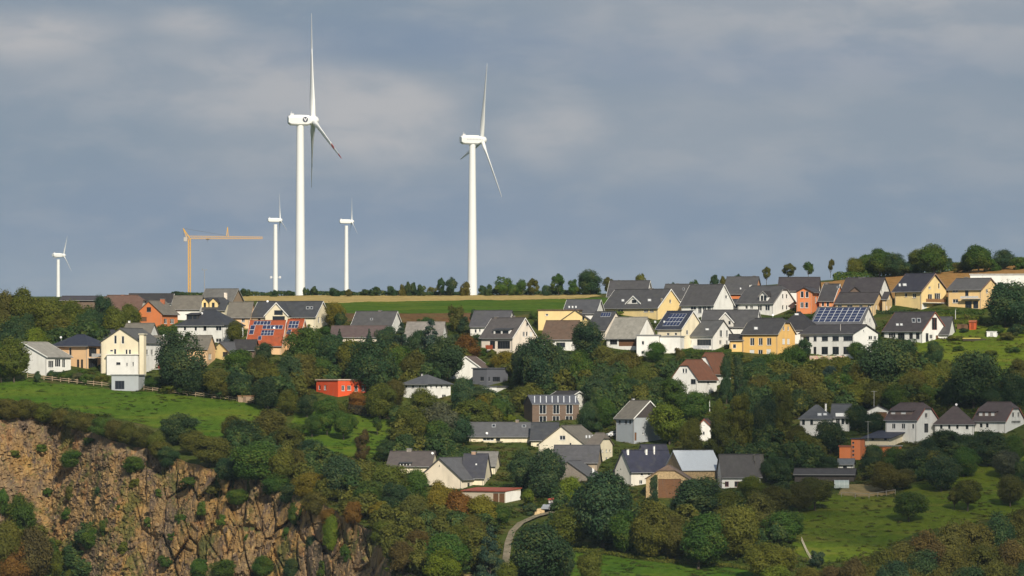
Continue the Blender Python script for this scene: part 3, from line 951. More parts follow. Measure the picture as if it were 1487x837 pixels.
H('ZB', 'house', 'grey gabled house on the skyline below the crane', (495, 718, 795), (190, 100, 262), 'B', (0.30, 0.22, 0.15), (0.13, 0.125, 0.115), 10, vb=(0.3, 0.28, 0.25), ref='the grey skyline gable')
H('ZB', 'dormer_house', 'slate-roofed house with twin yellow gabled dormers', (485, 668, 718), (247, 165, 302), 'B', CREAM, SLATE_, 10, hh=.4, chim=((672, 122, 20, PINK),),
  dorm=((500, 552, 163, 192, 232, 'gable', YEL, DARK, [(517, 195, 535, 228)]), (560, 620, 163, 192, 232, 'gable', YEL, DARK, [(577, 195, 597, 228)])), ref='the twin yellow dormers')
H('ZB', 'house', 'long white two-storey house with dark hipped roof and flat dormer', (325, 662, 792), (352, 250, 492), 'hip', WHITE, (0.04, 0.042, 0.05), 11,
  wa=[(368, 365, 388, 395), (447, 366, 467, 397), (515, 362, 537, 395, 'd'), (605, 362, 648, 396), (605, 452, 648, 478), (447, 452, 467, 478)], wb=[(700, 365, 722, 395), (745, 365, 765, 395)],
  dorm=((388, 470, 268, 282, 318, 'shed', DARK, DARK, [(400, 288, 430, 314), (435, 288, 462, 314)]),), dish=((500, 280),), over=(.5, .5), ref='the long white hipped house')
H('ZB', 'house', 'mottled grey-brown roof left of the white glazed gable', (690, 850, 880), (297, 195, 382), 'B', PEACH, GBR, 10, wa=[(790, 310, 815, 335)], clear=False)
H('ZB', 'gable_house', 'long slate-roofed house with white-edged glazed cross gable', (858, 1318, 1410), (293, 190, 402), 'B', CREAM, SLATE_, 10,
  wa=[(900, 303, 922, 330), (1150, 300, 1180, 330), (1195, 300, 1215, 330)], wb=[(1337, 298, 1348, 338), (1358, 298, 1369, 338), (1380, 298, 1391, 338)], vb=LG,
  dorm=((958, 1122, 197, 285, 335, 'gable', CREAM, SLATE_, [(1010, 292, 1100, 332), (1022, 250, 1085, 284)]),), dish=((968, 192),), sky_=[(1250, 228, 1275, 248), (1280, 228, 1300, 248)], ref='the white-edged cross gable')
H('ZB', 'red_tiled_house', 'house with steep orange-red tiled roof covered in solar panels', (830, 1075, 1120), (492, 328, 565), 'B', PEACH, (0.31, 0.066, 0.020), 9,
  solar=[(868, 332, 990, 360, 5, 1, 8), (838, 362, 872, 428, 1, 2, 14), (935, 362, 1080, 390, 5, 1, 6), (925, 398, 1015, 436, 4, 2, 8), (905, 440, 930, 470, 1, 1, 4)], wa=[(930, 505, 955, 535)], dish=((1022, 385),), vb=LG, ref='the red tiled solar roof')
H('ZB', 'red_tiled_house', 'small red-tiled roof with six panels right of the larger solar roof', (1098, 1205, 1260), (440, 318, 540), 'B', PEACH, (0.31, 0.066, 0.020), 8, solar=[(1120, 332, 1190, 384, 3, 2, 12), (1104, 394, 1140, 426, 1, 2, 8)], vb=LG)
H('ZB', 'outbuilding', 'low grey-roofed building with peach end wall behind the big dark tree', (392, 545, 592), (522, 435, 655), 'B', PEACH, GBR, 9, wb=[(553, 560, 570, 600)])
H('ZB', 'bungalow', 'little cream bungalow with front gable among the trees', (575, 700, 842), (545, 482, 612), 'A', YEL, (0.085, 0.085, 0.09), 9, wa=[(655, 548, 692, 582, 'd')], ref='the little cream bungalow')
H('ZB', 'outbuilding', 'dark timber annex with flat slate roof right of the cream bungalow', (728, 880, 905), (532, 466, 595), 'B', BRWN, DARK, 8, wmat='timber')
# ---- centre left
H('ZC', 'house', 'broad plain slate roof with white right verge below the ridge field', (545, 828, 898), (360, 262, 445), 'B', WHITE, (0.075, 0.072, 0.072), 10, vb=LG, chim=((745, 252, 22),), sky_=[(675, 312, 695, 326)], ref='the broad slate roof')
H('ZC', 'house', 'long brown roof just above the woodland', (395, 780, 800), (440, 366, 480), 'B', PINK, (0.10, 0.07, 0.065), 10, clear=True)
H('ZC', 'house', 'pale grey fibre-cement roof half hidden by spruces', (925, 1185, 1225), (440, 338, 505), 'B', WHITE, (0.22, 0.20, 0.18), 10, wb=[(1193, 460, 1210, 495)])
H('ZH', 'cube_house', 'bright red-orange flat-roofed cube house among trees', (88, 250, 447), (160, 160, 285), 'flat', (0.72, 0.10, 0.032), (0.62, 0.45, 0.36), 9,
  wa=[(145, 195, 163, 230), (105, 195, 120, 228)], wb=[(275, 197, 297, 236), (315, 197, 342, 232), (365, 199, 391, 240), (415, 199, 440, 237)], ref='the red cube house', chim=((160, 128, 12, LG),))
H('ZH', 'villa', 'white square villa with low grey hipped roof amid trees', (712, 890, 1053), (184, 124, 312), 'hip', WHITE, (0.085, 0.088, 0.095), 9.5,
  wa=[(726, 195, 743, 216), (775, 195, 793, 216), (826, 195, 842, 216), (868, 195, 882, 216)], wb=[(910, 195, 923, 216), (948, 195, 961, 216), (985, 195, 998, 216), (1024, 195, 1037, 216), (993, 262, 1022, 314)],
  over=(.6, .6), chim=((850, 115, 12, LG),), ref='the white square villa')
H('ZD', 'house', 'dark slate roof with white wall left behind the pinkish gabled house', (210, 470, 540), (362, 256, 442), 'B', WHITE, (0.075, 0.073, 0.08), 10, wa=[(240, 385, 257, 412), (272, 385, 285, 405)])
H('ZD', 'gabled_house', 'pinkish white house with steep gable and red balcony', (287, 515, 682), (440, 308, 580), 'B', PINK, (0.09, 0.08, 0.078), 10,
  wa=[(405, 470, 495, 526, 'd'), (350, 470, 388, 526, 'd')], wb=[(613, 335, 626, 365), (587, 402, 603, 436), (611, 402, 624, 436), (637, 402, 657, 436, 's'), (585, 490, 640, 520), (560, 530, 585, 560)],
  dorm=((378, 492, 376, 390, 422, 'shed', WHITE, SLATE_, [(388, 395, 430, 418), (440, 395, 484, 418)]),), balc=[('A', 342, 498, 392, 532, (0.36, 0.08, 0.03)), ('B', 575, 486, 650, 512, (0.6, 0.6, 0.6))],
  chim=((398, 296, 24), (520, 290, 18)), vb=LG, ref='the pinkish gabled house')
H('ZD', 'house', 'cream house with low flat brown roof edge', (697, 985, 1010), (252, 252, 402), 'flat', YEL, (0.12, 0.07, 0.045), 8, wa=[(750, 275, 770, 290)], clear=True)
H('ZD', 'house', 'cream low-gabled house front with dark lean roof', (868, 1056, 1075), (318, 252, 405), 'A', YEL, (0.07, 0.06, 0.06), 10, wa=[(1012, 290, 1028, 318, 'd')])
H('ZD', 'bungalow', 'white bungalow under a broad brown roof', (722, 950, 1030), (452, 328, 542), 'B', WHITE, (0.115, 0.075, 0.052), 11, wa=[(828, 480, 890, 516, 'd')], ref='the brown-roofed bungalow')
H('ZD', 'house', 'grey-roofed house with three skylights at the field edge', (880, 1108, 1172), (268, 178, 360), 'B', WHITE, (0.072, 0.072, 0.078), 10, vb=LG,
  sky_=[(914, 224, 926, 240, 1), (938, 224, 950, 240, 1), (962, 224, 974, 240, 1)], chim=((1015, 180, 22),), ref='the three-skylight roof')
# ---- centre right terrace
H('ZE', 'house', 'dark grey roof with small solar array left of the beige roof', (-40, 95, 240), (485, 362, 565), 'B', PINK, (0.06, 0.06, 0.065), 10, solar=[(60, 370, 128, 400, 4, 1, 10)])
H('ZE', 'barn', 'old house with pale beige corrugated roof', (105, 320, 462), (542, 402, 642), 'B', WHITE, PALEG, 10, wa=[(190, 556, 312, 605, 'D'), (128, 556, 180, 592, 'd')], cat='house', ref='the beige corrugated roof', rmat='roof_tile')
H('ZE', 'annex', 'plain white flat-roofed annex beside the round clipped tree', (318, 478, 492), (530, 530, 682), 'flat', WHITE, (0.25, 0.25, 0.25), 7, wa=[(353, 568, 372, 596), (350, 640, 370, 662)], cat='annex')
b_ = H('ZE', 'house', 'cream house with blue-black solar roof in the middle row', (468, 640, 800), (476, 358, 642), 'B', CREAM, NAVY, 10, wa=[(533, 510, 553, 527), (587, 510, 607, 527)], vb=LG,
  solar=[(505, 378, 618, 466, 5, 3, 62)], sky_=[(448, 428, 462, 444, 1), (513, 428, 526, 444, 1)], ref='the blue-black solar roof')
H('ZE', 'front_block', None, (478, 630, 660), (538, 538, 645), 'flat', WHITE, (0.25, 0.25, 0.25), 3.5, parent=b_, dy=-2.6, clear=False)
H('ZE', 'gabled_house', 'white gabled house with recessed balcony and two skylights', (642, 864, 1014), (526, 424, 637), 'B', WHITE, (0.085, 0.085, 0.085), 10,
  wa=[(672, 562, 712, 590), (752, 556, 850, 600, 'd')], wb=[(915, 490, 935, 540), (962, 490, 978, 540), (912, 562, 930, 592), (962, 562, 977, 592)],
  balc=[('A', 745, 600, 855, 626, (0.62, 0.62, 0.66))], sky_=[(700, 486, 728, 500, 1), (812, 484, 838, 498, 1)], chim=((885, 424, 16, LG),), ref='the white balcony house')
H('ZE', 'large_house', 'large cream house with white triangular dormer and right gable', (85, 470, 652), (325, 200, 414), 'B', YEL, (0.068, 0.066, 0.068), 11,
  wa=[(185, 340, 225, 362), (370, 340, 400, 362), (412, 340, 440, 362)], wb=[(495, 262, 512, 288), (555, 270, 568, 296)], vb=LG,
  dorm=((250, 350, 246, 296, 304, 'gable', WHITE, SLATE_, [(285, 272, 318, 295)]),), sky_=[(400, 272, 425, 290, 1), (215, 272, 235, 290, 1)], chim=((430, 190, 22),), ref='the white triangular dormer')
H('ZE', 'house', 'dark roof with tiny white gable on the skyline', (112, 385, 436), (245, 140, 335), 'B', WHITE, (0.065, 0.062, 0.064), 10, vb=LG, ref='the tiny white skyline gable')
H('ZE', 'house', 'plain dark grey roof behind between two gables', (500, 690, 760), (262, 165, 350), 'B', WHITE, (0.07, 0.067, 0.068), 10, chim=((615, 156, 14), (657, 190, 12)))
H('ZE', 'gabled_house', 'white house with glazed ground floor and right gable, upper row', (640, 868, 1016), (305, 168, 424), 'B', WHITE, (0.068, 0.065, 0.066), 10,
  wa=[(705, 318, 745, 345), (758, 318, 783, 370), (790, 318, 815, 370), (822, 318, 848, 345)], wb=[(955, 240, 972, 262)], vb=LG, chim=((750, 160, 16), (915, 158, 14)), sky_=[(655, 190, 668, 208)], ref='the glazed white gable')
H('ZE', 'annex', 'low dark-roofed annex beside the glazed white gable', (890, 1030, 1062), (327, 275, 352), 'B', WHITE, SLATE_, 6, wa=[(925, 330, 945, 345), (965, 330, 980, 345)], clear=False, cat='annex')
H('ZE', 'house', 'grey roof with bright orange gable peak on the skyline', (945, 1160, 1222), (225, 112, 330), 'B', ORANGE, (0.07, 0.068, 0.07), 10, chim=((1165, 102, 18),), sky_=[(1125, 178, 1138, 192, 1), (1058, 192, 1068, 206, 1)], wallB=(0.68, 0.34, 0.18), ref='the orange gable peak')
H('ZE', 'house', 'white house with grey cross gable behind the white balcony house', (782, 1165, 1220), (462, 350, 570), 'B', WHITE, (0.072, 0.07, 0.072), 10, vb=LG,
  dorm=((898, 1010, 366, 430, 470, 'gable', (0.62, 0.6, 0.55), SLATE_, [(975, 425, 990, 450)]),))
H('ZF', 'gabled_house', 'white house with wide half-hipped gable and glazed bay', (62, 310, 476), (342, 225, 436), 'B', WHITE, (0.07, 0.068, 0.07), 11, hh=.22,
  wa=[(113, 360, 132, 388), (147, 360, 168, 388), (200, 358, 230, 400), (252, 358, 285, 400)], wb=[(378, 280, 390, 312), (408, 280, 420, 312), (378, 360, 390, 392), (408, 360, 420, 392)],
  dorm=((215, 270, 262, 292, 335, 'gable', WHITE, DARK, [(222, 292, 240, 330), (243, 292, 262, 330)]),), chim=((150, 212, 14, LG), (78, 240, 10, LG)), vb=(0.25, 0.24, 0.23), ref='the glazed bay house')
b_ = H('ZF', 'tower_house', 'salmon orange tower-like house with white window surrounds', (478, 588, 652), (266, 236, 425), 'A', (0.72, 0.25, 0.10), (0.055, 0.05, 0.055), 8,
  wa=[(505, 262, 528, 308), (540, 262, 563, 308), (503, 340, 528, 381), (537, 340, 560, 381)], wb=[(612, 300, 625, 345)], ref='the orange tower house', over=(.6, .5))
H('ZF', 'orange_house', 'salmon house with dark roof and right gable beside the tower house', (640, 738, 832), (325, 213, 405), 'B', (0.72, 0.30, 0.13), (0.055, 0.052, 0.055), 10, vb=LG, wa=[(655, 335, 675, 370), (690, 335, 710, 372)], chim=((640, 200, 26), (745, 245, 10)), sky_=[(770, 230, 790, 245)])
H('ZF', 'house', 'long black-brown roof on the skyline behind the orange houses', (350, 630, 660), (255, 165, 352), 'B', WHITE, (0.05, 0.042, 0.045), 11, chim=((480, 158, 14),))
H('ZF', 'gabled_house', 'dark-roofed house with plain white right gable, upper right row', (800, 1060, 1160), (278, 168, 405), 'B', WHITE, (0.048, 0.042, 0.045), 10, wb=[(1083, 235, 1096, 262)], chim=((945, 165, 20), (970, 160, 16)),
  dorm=((865, 935, 232, 262, 270, 'gable', BRWN, DARK, []),), ref='the plain white gable')
b_ = H('ZF', 'ochre_house', 'long ochre-walled house with dark roof in the upper right row', (760, 1028, 1112), (345, 274, 440), 'B', OCHRE, (0.052, 0.045, 0.046), 9, wa=[(775, 358, 805, 375), (840, 358, 880, 375), (925, 358, 950, 375), (985, 358, 1012, 375)], ref='the ochre house')
H('ZF', 'wing', None, (1090, 1118, 1172), (318, 272, 428), 'B', OCHRE, (0.052, 0.045, 0.046), 8, wb=[(1132, 290, 1147, 320), (1118, 362, 1128, 400), (1150, 362, 1160, 395)], parent=b_, dy=1.0, clear=False)
H('ZF', 'yellow_house', 'big golden-yellow house with tall white windows and half-hipped roof', (95, 343, 476), (562, 458, 718), 'B', (0.80, 0.50, 0.17), (0.05, 0.048, 0.05), 10, hh=.3,
  wa=[(147, 595, 178, 650), (207, 595, 236, 648), (265, 595, 297, 648), (145, 680, 178, 708, 's'), (205, 680, 236, 715), (263, 675, 293, 718, 's')], wb=[(382, 515, 396, 542), (418, 515, 431, 542), (378, 600, 398, 640, 's'), (415, 600, 435, 640, 's')],
  sky_=[(178, 522, 205, 542, 1)], vb=(0.5, 0.45, 0.35), ref='the golden-yellow house')
H('ZF', 'annex', 'small yellow side building with lean dark roof', (-2, 95, 105), (612, 575, 695), 'B', (0.78, 0.52, 0.2), DARK, 7, wa=[(20, 640, 45, 670)], cat='annex')
H('ZF', 'house', 'black hipped roof between the golden house and the big solar house', (335, 600, 668), (532, 413, 640), 'hip', WHITE, (0.032, 0.03, 0.033), 11, sky_=[(470, 425, 500, 438, 1)], dish=((315, 440),))
b_ = H('ZF', 'solar_house', 'white house whose whole roof is covered by blue solar panels', (592, 935, 1052), (500, 378, 605), 'B', WHITE, (0.10, 0.10, 0.11), 9.5, solar=[(600, 384, 928, 486, 8, 5, 58)], wb=[(965, 455, 978, 482), (1005, 455, 1018, 485)], vb=(0.12, 0.12, 0.12), ref='the big solar house')
H('ZF', 'front_wing', None, (517, 884, 1072), (562, 505, 718), 'B', WHITE, (0.05, 0.045, 0.046), 11,
  wa=[(537, 583, 580, 617, 'd'), (608, 583, 630, 617, 'd'), (665, 583, 708, 617, 'd'), (738, 583, 783, 617, 'd'), (813, 583, 880, 617, 'd'), (608, 658, 628, 712, 'd'), (663, 658, 708, 714, 'd'), (738, 658, 783, 714, 'd'), (813, 658, 880, 714, 'd')],
  wb=[(1000, 580, 1030, 608), (1040, 580, 1062, 608), (958, 538, 968, 552)], parent=b_, dy=-4.5, over=(.6, .4))
# ---- right upper
H('ZG', 'yellow_house', 'pale yellow house with navy roof, long balcony and garage door', (318, 498, 690), (350, 236, 492), 'B', YEL, (0.034, 0.033, 0.045), 11,
  wa=[(385, 372, 402, 400), (438, 375, 462, 408)], wb=[(553, 325, 570, 343), (628, 300, 641, 340), (548, 380, 582, 430), (600, 372, 645, 418), (495, 450, 540, 488, 's')], balc=[('B', 505, 414, 660, 440, (0.25, 0.13, 0.06))],
  sky_=[(348, 308, 362, 330, 1), (375, 308, 402, 328, 1)], vb=(0.3, 0.2, 0.15), over=(.8, .6), ref='the navy-roofed yellow house')
H('ZG', 'yellow_house', 'yellow house with grey roof and corner balcony, next to the white hall', (700, 925, 1072), (345, 270, 488), 'B', (0.80, 0.56, 0.27), (0.088, 0.085, 0.085), 10,
  wa=[(728, 342, 768, 366), (730, 415, 768, 443), (815, 350, 838, 395, 'd'), (815, 430, 860, 482, 'd'), (870, 430, 905, 482, 'd')], wb=[(963, 345, 980, 372), (1010, 345, 1027, 372)], balc=[('A', 800, 395, 922, 412, (0.6, 0.6, 0.6))],
  chim=((835, 258, 20),), vb=(0.2, 0.12, 0.1), ref='the grey-roofed yellow house')
H('ZG', 'hall', 'white flat-roofed hall at the right edge below the orange field', (850, 1290, 1330), (242, 242, 388), 'flat', WHITE, (0.5, 0.48, 0.45), 14, wa=[(1043, 296, 1086, 322, 'd')], cat='hall', ref='the white hall')
b_ = H('ZG', 'gabled_house', 'white house with tall dark gable window and terrace, right edge', (245, 505, 690), (637, 512, 735), 'B', WHITE, (0.055, 0.048, 0.05), 10,
  wa=[(275, 655, 322, 692), (338, 657, 385, 722, 'd'), (415, 657, 440, 702, 'd'), (460, 657, 485, 702, 'd')], wb=[(578, 548, 618, 636, 'r'), (608, 675, 628, 712, 'D'), (530, 660, 552, 722, 'd'), (560, 670, 585, 700)],
  sky_=[(440, 557, 465, 590), (475, 557, 500, 590), (330, 595, 350, 612, 1), (358, 595, 376, 612, 1)], vb=(0.3, 0.1, 0.06), ref='the tall gable window house')
H('ZG', 'side_wing', None, (600, 690, 752), (660, 548, 720), 'B', WHITE, (0.06, 0.058, 0.06), 8, parent=b_, dy=3.5, clear=False)
# ---- middle band
H('ZI', 'house', 'white gable with brown roof peeking out above the grey cube house', (65, 298, 365), (178, 92, 262), 'A', WHITE, (0.12, 0.085, 0.07), 9, vb=LG)
b_ = H('ZI', 'cube_house', 'dark grey zinc-clad cube house on a white plinth', (228, 330, 480), (176, 176, 302), 'flat', (0.125, 0.13, 0.15), (0.10, 0.105, 0.12), 9, wa=[(282, 234, 308, 264, 'd')], wb=[(342, 234, 352, 265, 'd'), (372, 234, 425, 270, 'd')], wmat='paint', ref='the grey cube house', over=(.05, .05))
H('ZI', 'plinth', None, (300, 400, 478), (306, 306, 352), 'flat', WHITE, (0.10, 0.105, 0.12), 7, parent=b_, dy=1.2, clear=False)
H('ZI', 'timber_house', 'brown timber-clad house with white window frames and glass strip roof', (596, 655, 990), (430, 372, 562), 'A', BRWN, (0.085, 0.09, 0.11), 12.5,
  wb=[(705, 434, 755, 500), (803, 434, 850, 500), (897, 434, 945, 500), (705, 513, 757, 561), (800, 513, 850, 561), (893, 513, 945, 556)], wmat='timber', over=(.15, .15), ref='the brown timber house', strips=[(668 + 42 * i, 378, 674 + 42 * i, 424, (0.6, 0.62, 0.65)) for i in range(8)])
H('ZI', 'house', 'white gabled house with black roof behind the brown timber house', (782, 930, 1042), (376, 342, 495), 'B', WHITE, DARK, 9, wb=[(972, 368, 985, 385)], vb=LG)
H('ZI', 'long_house', 'long low grey-roofed farmhouse below the timber house', (205, 640, 662), (658, 567, 705), 'B', CREAM, (0.10, 0.10, 0.105), 11, chim=((548, 545, 24, (0.25, 0.2, 0.16)),), sky_=[(365, 580, 392, 602), (580, 585, 610, 602)], dish=((330, 648),), vb=LG, ref='the long grey farmhouse', wa=[(395, 672, 425, 692, 'd'), (300, 668, 380, 690)])
H('ZI', 'long_house', 'darker slate-roofed wing right of the long grey farmhouse', (646, 830, 850), (682, 567, 735), 'B', CREAM, SLATE_, 11, clear=False, wa=[(735, 690, 770, 720)])
H('ZL', 'gabled_house', 'cream house with wide low gable and single attic window', (160, 490, 632), (226, 96, 335), 'A', (0.80, 0.73, 0.58), GBR, 13, wa=[(308, 162, 350, 194), (380, 215, 392, 228, 'd')], wb=[(510, 245, 530, 300)], sky_=[(495, 168, 508, 190, 1), (518, 168, 532, 190, 1), (540, 168, 555, 190, 1)], ref='the wide low gable')
H('ZL', 'house', 'tall cream house end with half-hipped top and many small windows', (510, 588, 690), (228, 150, 362), 'B', CREAM, (0.14, 0.12, 0.10), 9, hh=.45, wb=[(608, 262, 620, 282), (640, 262, 652, 282), (668, 262, 678, 282), (605, 318, 616, 340), (640, 318, 655, 358), (668, 318, 678, 340)], ref='the tall cream end')
H('ZL', 'barn', 'dark grey barn roof in front of the wide low gable', (262, 575, 610), (350, 238, 420), 'B', (0.35, 0.28, 0.2), (0.085, 0.083, 0.088), 11, cat='barn', clear=True)
H('ZL', 'barn', 'grey timber barn with right-sloping roof and pale strip', (225, 505, 620), (450, 350, 492), 'A', (0.22, 0.19, 0.16), (0.095, 0.095, 0.10), 14, wmat='timber', cat='barn', strips=[(545, 372, 560, 438, LG)], ref='the grey timber barn')
H('ZK', 'house', 'brownish slate roof with two white dormers at the wood edge', (110, 420, 470), (378, 282, 442), 'B', CREAM, (0.095, 0.08, 0.075), 11, chim=((265, 258, 34, (0.25, 0.23, 0.2)),), dish=((432, 300),), dorm=((200, 228, 352, 360, 380, 'shed', WHITE, SLATE_, [(206, 362, 222, 378)]), (245, 275, 352, 360, 380, 'shed', WHITE, SLATE_, [(251, 362, 268, 378)])), ref='the brownish slate roof')
H('ZK', 'gabled_house', 'cream gabled house with grey roof above the red-roofed garage', (330, 642, 818), (470, 328, 545), 'A', (0.80, 0.70, 0.55), (0.10, 0.10, 0.105), 12, wa=[(478, 372, 484, 384, 'd')], wb=[(683, 500, 700, 535, 'd'), (730, 482, 750, 530, 'D'), (765, 482, 778, 530, 'D')], sky_=[(690, 395, 704, 412, 1)], vb=(0.08, 0.08, 0.085), ref='the cream roadside gable')
H('ZK', 'house', 'blue-black slate roof with brick chimney behind the cream roadside gable', (640, 800, 850), (458, 300, 520), 'B', CREAM, (0.05, 0.05, 0.062), 11, chim=((728, 278, 30, (0.42, 0.28, 0.2)),), sky_=[(740, 370, 752, 382, 1)])
H('ZK', 'house', 'pale weathered roof left of the dark conifers', (745, 880, 912), (375, 285, 440), 'B', CREAM, (0.19, 0.18, 0.165), 10, sky_=[(800, 345, 812, 362, 1), (822, 345, 834, 362, 1)])
H('ZK', 'garage', 'flat red-roofed garage with white end wall by the lane', (640, 955, 1064), (560, 542, 645), 'mono', (0.55, 0.47, 0.36), (0.30, 0.075, 0.045), 6, wa=[(865, 575, 905, 642, 'D'), (908, 575, 948, 642, 'D')], cat='garage', wallB=WHITE, ref='the red-roofed garage', over=(.3, .2))
H('ZJ', 'grey_house', 'blue-grey rendered house with white verge left of the lime-green tree', (172, 300, 520), (526, 410, 718), 'B', (0.36, 0.39, 0.42), GBR, 10, wa=[(190, 545, 205, 570, 'd'), (235, 545, 250, 570, 'd'), (265, 545, 278, 572, 'd')], wb=[(303, 632, 318, 690, 'D'), (360, 630, 372, 648)], gable=(0.07, 0.06, 0.06), vb=LG, chim=((295, 392, 16, (0.5, 0.5, 0.5)),), ref='the blue-grey house')
H('ZJ', 'house', 'white house with reddish-brown half-hipped roof and shaded left gable', (570, 752, 900), (246, 116, 392), 'A', WHITE, RUST, 11, hh=.3, wa=[(645, 174, 660, 208), (664, 174, 679, 208), (705, 250, 740, 286, 'd')], wb=[(828, 266, 846, 286)], ref='the rust-roofed house')
H('ZJ', 'house', 'second white house with reddish-brown roof, higher of the two', (742, 868, 1010), (196, 66, 310), 'A', WHITE, RUST, 11, wb=[(955, 240, 970, 270)], hh=.2)
H('ZJ', 'house', 'white gable glimpsed between birches', (735, 866, 900), (605, 540, 690), 'A', WHITE, (0.06, 0.04, 0.04), 9, wa=[(790, 625, 805, 650)], vb=(0.3, 0.1, 0.06))
# ---- lower row
H('ZM', 'farmhouse', 'cream farmhouse with navy slate roof and shaded left gable', (-32, 82, 400), (410, 274, 525), 'A', (0.72, 0.68, 0.6), (0.032, 0.033, 0.055), 13, wb=[(150, 425, 170, 450), (205, 425, 220, 450), (140, 480, 165, 510)], chim=((58, 262, 14, LG), (192, 262, 14, LG), (250, 240, 10, LG)), ref='the navy farmhouse roof', cat='farmhouse')
H('ZM', 'outbuilding', 'small slate roof with tiny white gable behind the navy roof', (136, 172, 348), (282, 232, 330), 'A', WHITE, (0.04, 0.04, 0.06), 8, clear=False)
H('ZM', 'barn', 'stone barn with wide half-hipped gable and red door', (188, 488, 520), (470, 378, 612), 'A', STONE, (0.15, 0.10, 0.07), 11, hh=.38, wa=[(275, 472, 440, 610, 'D')], wmat='masonry', cat='barn', ref='the red-doored stone barn', over=(.3, .3))
H('ZM', 'barn', 'stone barn with bright white metal roof', (330, 450, 730), (410, 278, 545), 'A', STONE, (0.52, 0.56, 0.60), 10.1, wb=[(690, 440, 705, 458, 'd'), (620, 485, 645, 500, 'd')], wmat='masonry', cat='barn', ref='the white metal roof', rmat='paint', over=(.25, .25))
H('ZM', 'house', 'white house with dark roof and red-framed windows, lower row', (700, 732, 1010), (428, 304, 545), 'A', WHITE, (0.075, 0.07, 0.07), 9.9, wb=[(755, 430, 790, 456, 'r'), (840, 430, 866, 456, 'r'), (752, 490, 780, 526, 'r'), (822, 490, 868, 528, 'r'), (955, 435, 985, 460, 'r')], ref='the red-framed window house')
H('ZM', 'house', 'lighter grey roof end right of the red-framed window house', (935, 985, 1080), (436, 306, 520), 'A', WHITE, (0.19, 0.175, 0.15), 10, wb=[(1012, 480, 1050, 520, 'D')], clear=False)
H('ZN', 'house', 'white hip-roofed house beside the birch in shade', (305, 520, 560), (234, 144, 362), 'hip', WHITE, (0.085, 0.088, 0.095), 10, wa=[(320, 240, 340, 282, 'd'), (378, 240, 398, 282, 'd'), (320, 316, 340, 356, 'd')], chim=((497, 132, 12, LG),), ref='the white hipped house in shade', sky_=[(430, 205, 462, 225, 1), (470, 205, 500, 222, 1)])
H('ZN', 'conservatory', 'grey roof with white glazed conservatory', (530, 655, 690), (226, 140, 330), 'B', WHITE, (0.085, 0.088, 0.095), 9, wa=[(560, 235, 590, 280), (598, 232, 622, 280), (628, 230, 650, 280)], strips=[(560, 205, 655, 228, LG)], cat='house')
H('ZN', 'hut', 'small dark-gabled hut with white wall and antenna', (785, 940, 955), (182, 145, 240), 'A', WHITE, DARK, 7, wa=[(845, 190, 925, 235, 'D')], cat='hut')
b_ = H('ZN', 'modern_house', 'orange and cream modern house with slanting navy roof', (775, 942, 1062), (378, 330, 436), 'mono', CREAM, (0.04, 0.043, 0.065), 8, wa=[(818, 376, 837, 392, 'd'), (905, 376, 925, 392, 'd')], ref='the orange modern house', over=(.7, .9))
H('ZN', 'lower_storey', None, (768, 930, 1040), (437, 437, 512), 'flat', ORANGE, (0.3, 0.28, 0.25), 7, wb=[(968, 440, 982, 478, 'D')], parent=b_, dy=.4, clear=True)
H('ZN', 'stair_tower', None, (672, 735, 775), (384, 384, 525), 'flat', (0.64, 0.20, 0.075), (0.05, 0.05, 0.07), 5, wa=[(678, 403, 692, 417, 'd'), (678, 433, 692, 447, 'd'), (678, 462, 692, 476, 'd'), (678, 490, 692, 504, 'd')], parent=b_, dy=-1.5)
H('ZN', 'side_block', None, (586, 668, 675), (438, 438, 525), 'flat', (0.64, 0.20, 0.075), (0.3, 0.1, 0.06), 5, parent=b_, dy=-1.0)
H('ZN', 'shed', 'little white shed with grey roof below the orange house', (578, 682, 700), (562, 532, 618), 'B', WHITE, (0.13, 0.14, 0.15), 4, wa=[(612, 575, 640, 600, 'd')], cat='shed')
H('ZN', 'shed', 'long low dark timber shed above the vegetable plot', (268, 690, 715), (636, 602, 692), 'B', (0.07, 0.06, 0.055), (0.06, 0.055, 0.055), 6, wmat='timber', cat='shed', ref='the long dark shed')
H('ZO', 'gabled_house', 'white house with brown half-hipped gable and twin dormer windows, in shade', (250, 465, 632), (440, 328, 605), 'B', WHITE, (0.085, 0.062, 0.06), 11, hh=.34,
  wa=[(292, 470, 317, 508), (358, 470, 384, 508), (430, 472, 446, 508)], wb=[(530, 395, 553, 430), (525, 470, 558, 535, 'd')], dorm=((282, 432, 374, 380, 410, 'shed', (0.2, 0.15, 0.13), (0.085, 0.062, 0.06), [(290, 386, 320, 404, 's'), (358, 386, 392, 404, 's')]),), vb=(0.32, 0.10, 0.06), ref='the twin-dormer white house')
H('ZO', 'house', 'long white house with brown hipped roof between two gables, in shade', (596, 870, 905), (468, 350, 565), 'hip', WHITE, (0.082, 0.062, 0.06), 11, wa=[(630, 476, 652, 510), (688, 476, 708, 510), (745, 476, 765, 510), (812, 478, 836, 512)], dish=((760, 345),), ref='the long white shaded house')
H('ZO', 'gabled_house', 'white house with three-window dormer at the right edge, in shade', (880, 1098, 1260), (448, 322, 545), 'B', WHITE, (0.082, 0.062, 0.06), 12, hh=.34, wa=[(920, 466, 941, 500), (962, 466, 983, 500)], wb=[(1155, 390, 1176, 425), (1202, 390, 1222, 425), (1150, 450, 1230, 470)],
  dorm=((915, 1030, 380, 386, 422, 'shed', (0.2, 0.15, 0.13), (0.085, 0.062, 0.06), [(920, 390, 944, 418, 's'), (960, 390, 984, 418, 's'), (1002, 390, 1026, 418, 's')]),), vb=(0.32, 0.10, 0.06), ref='the three-window dormer')
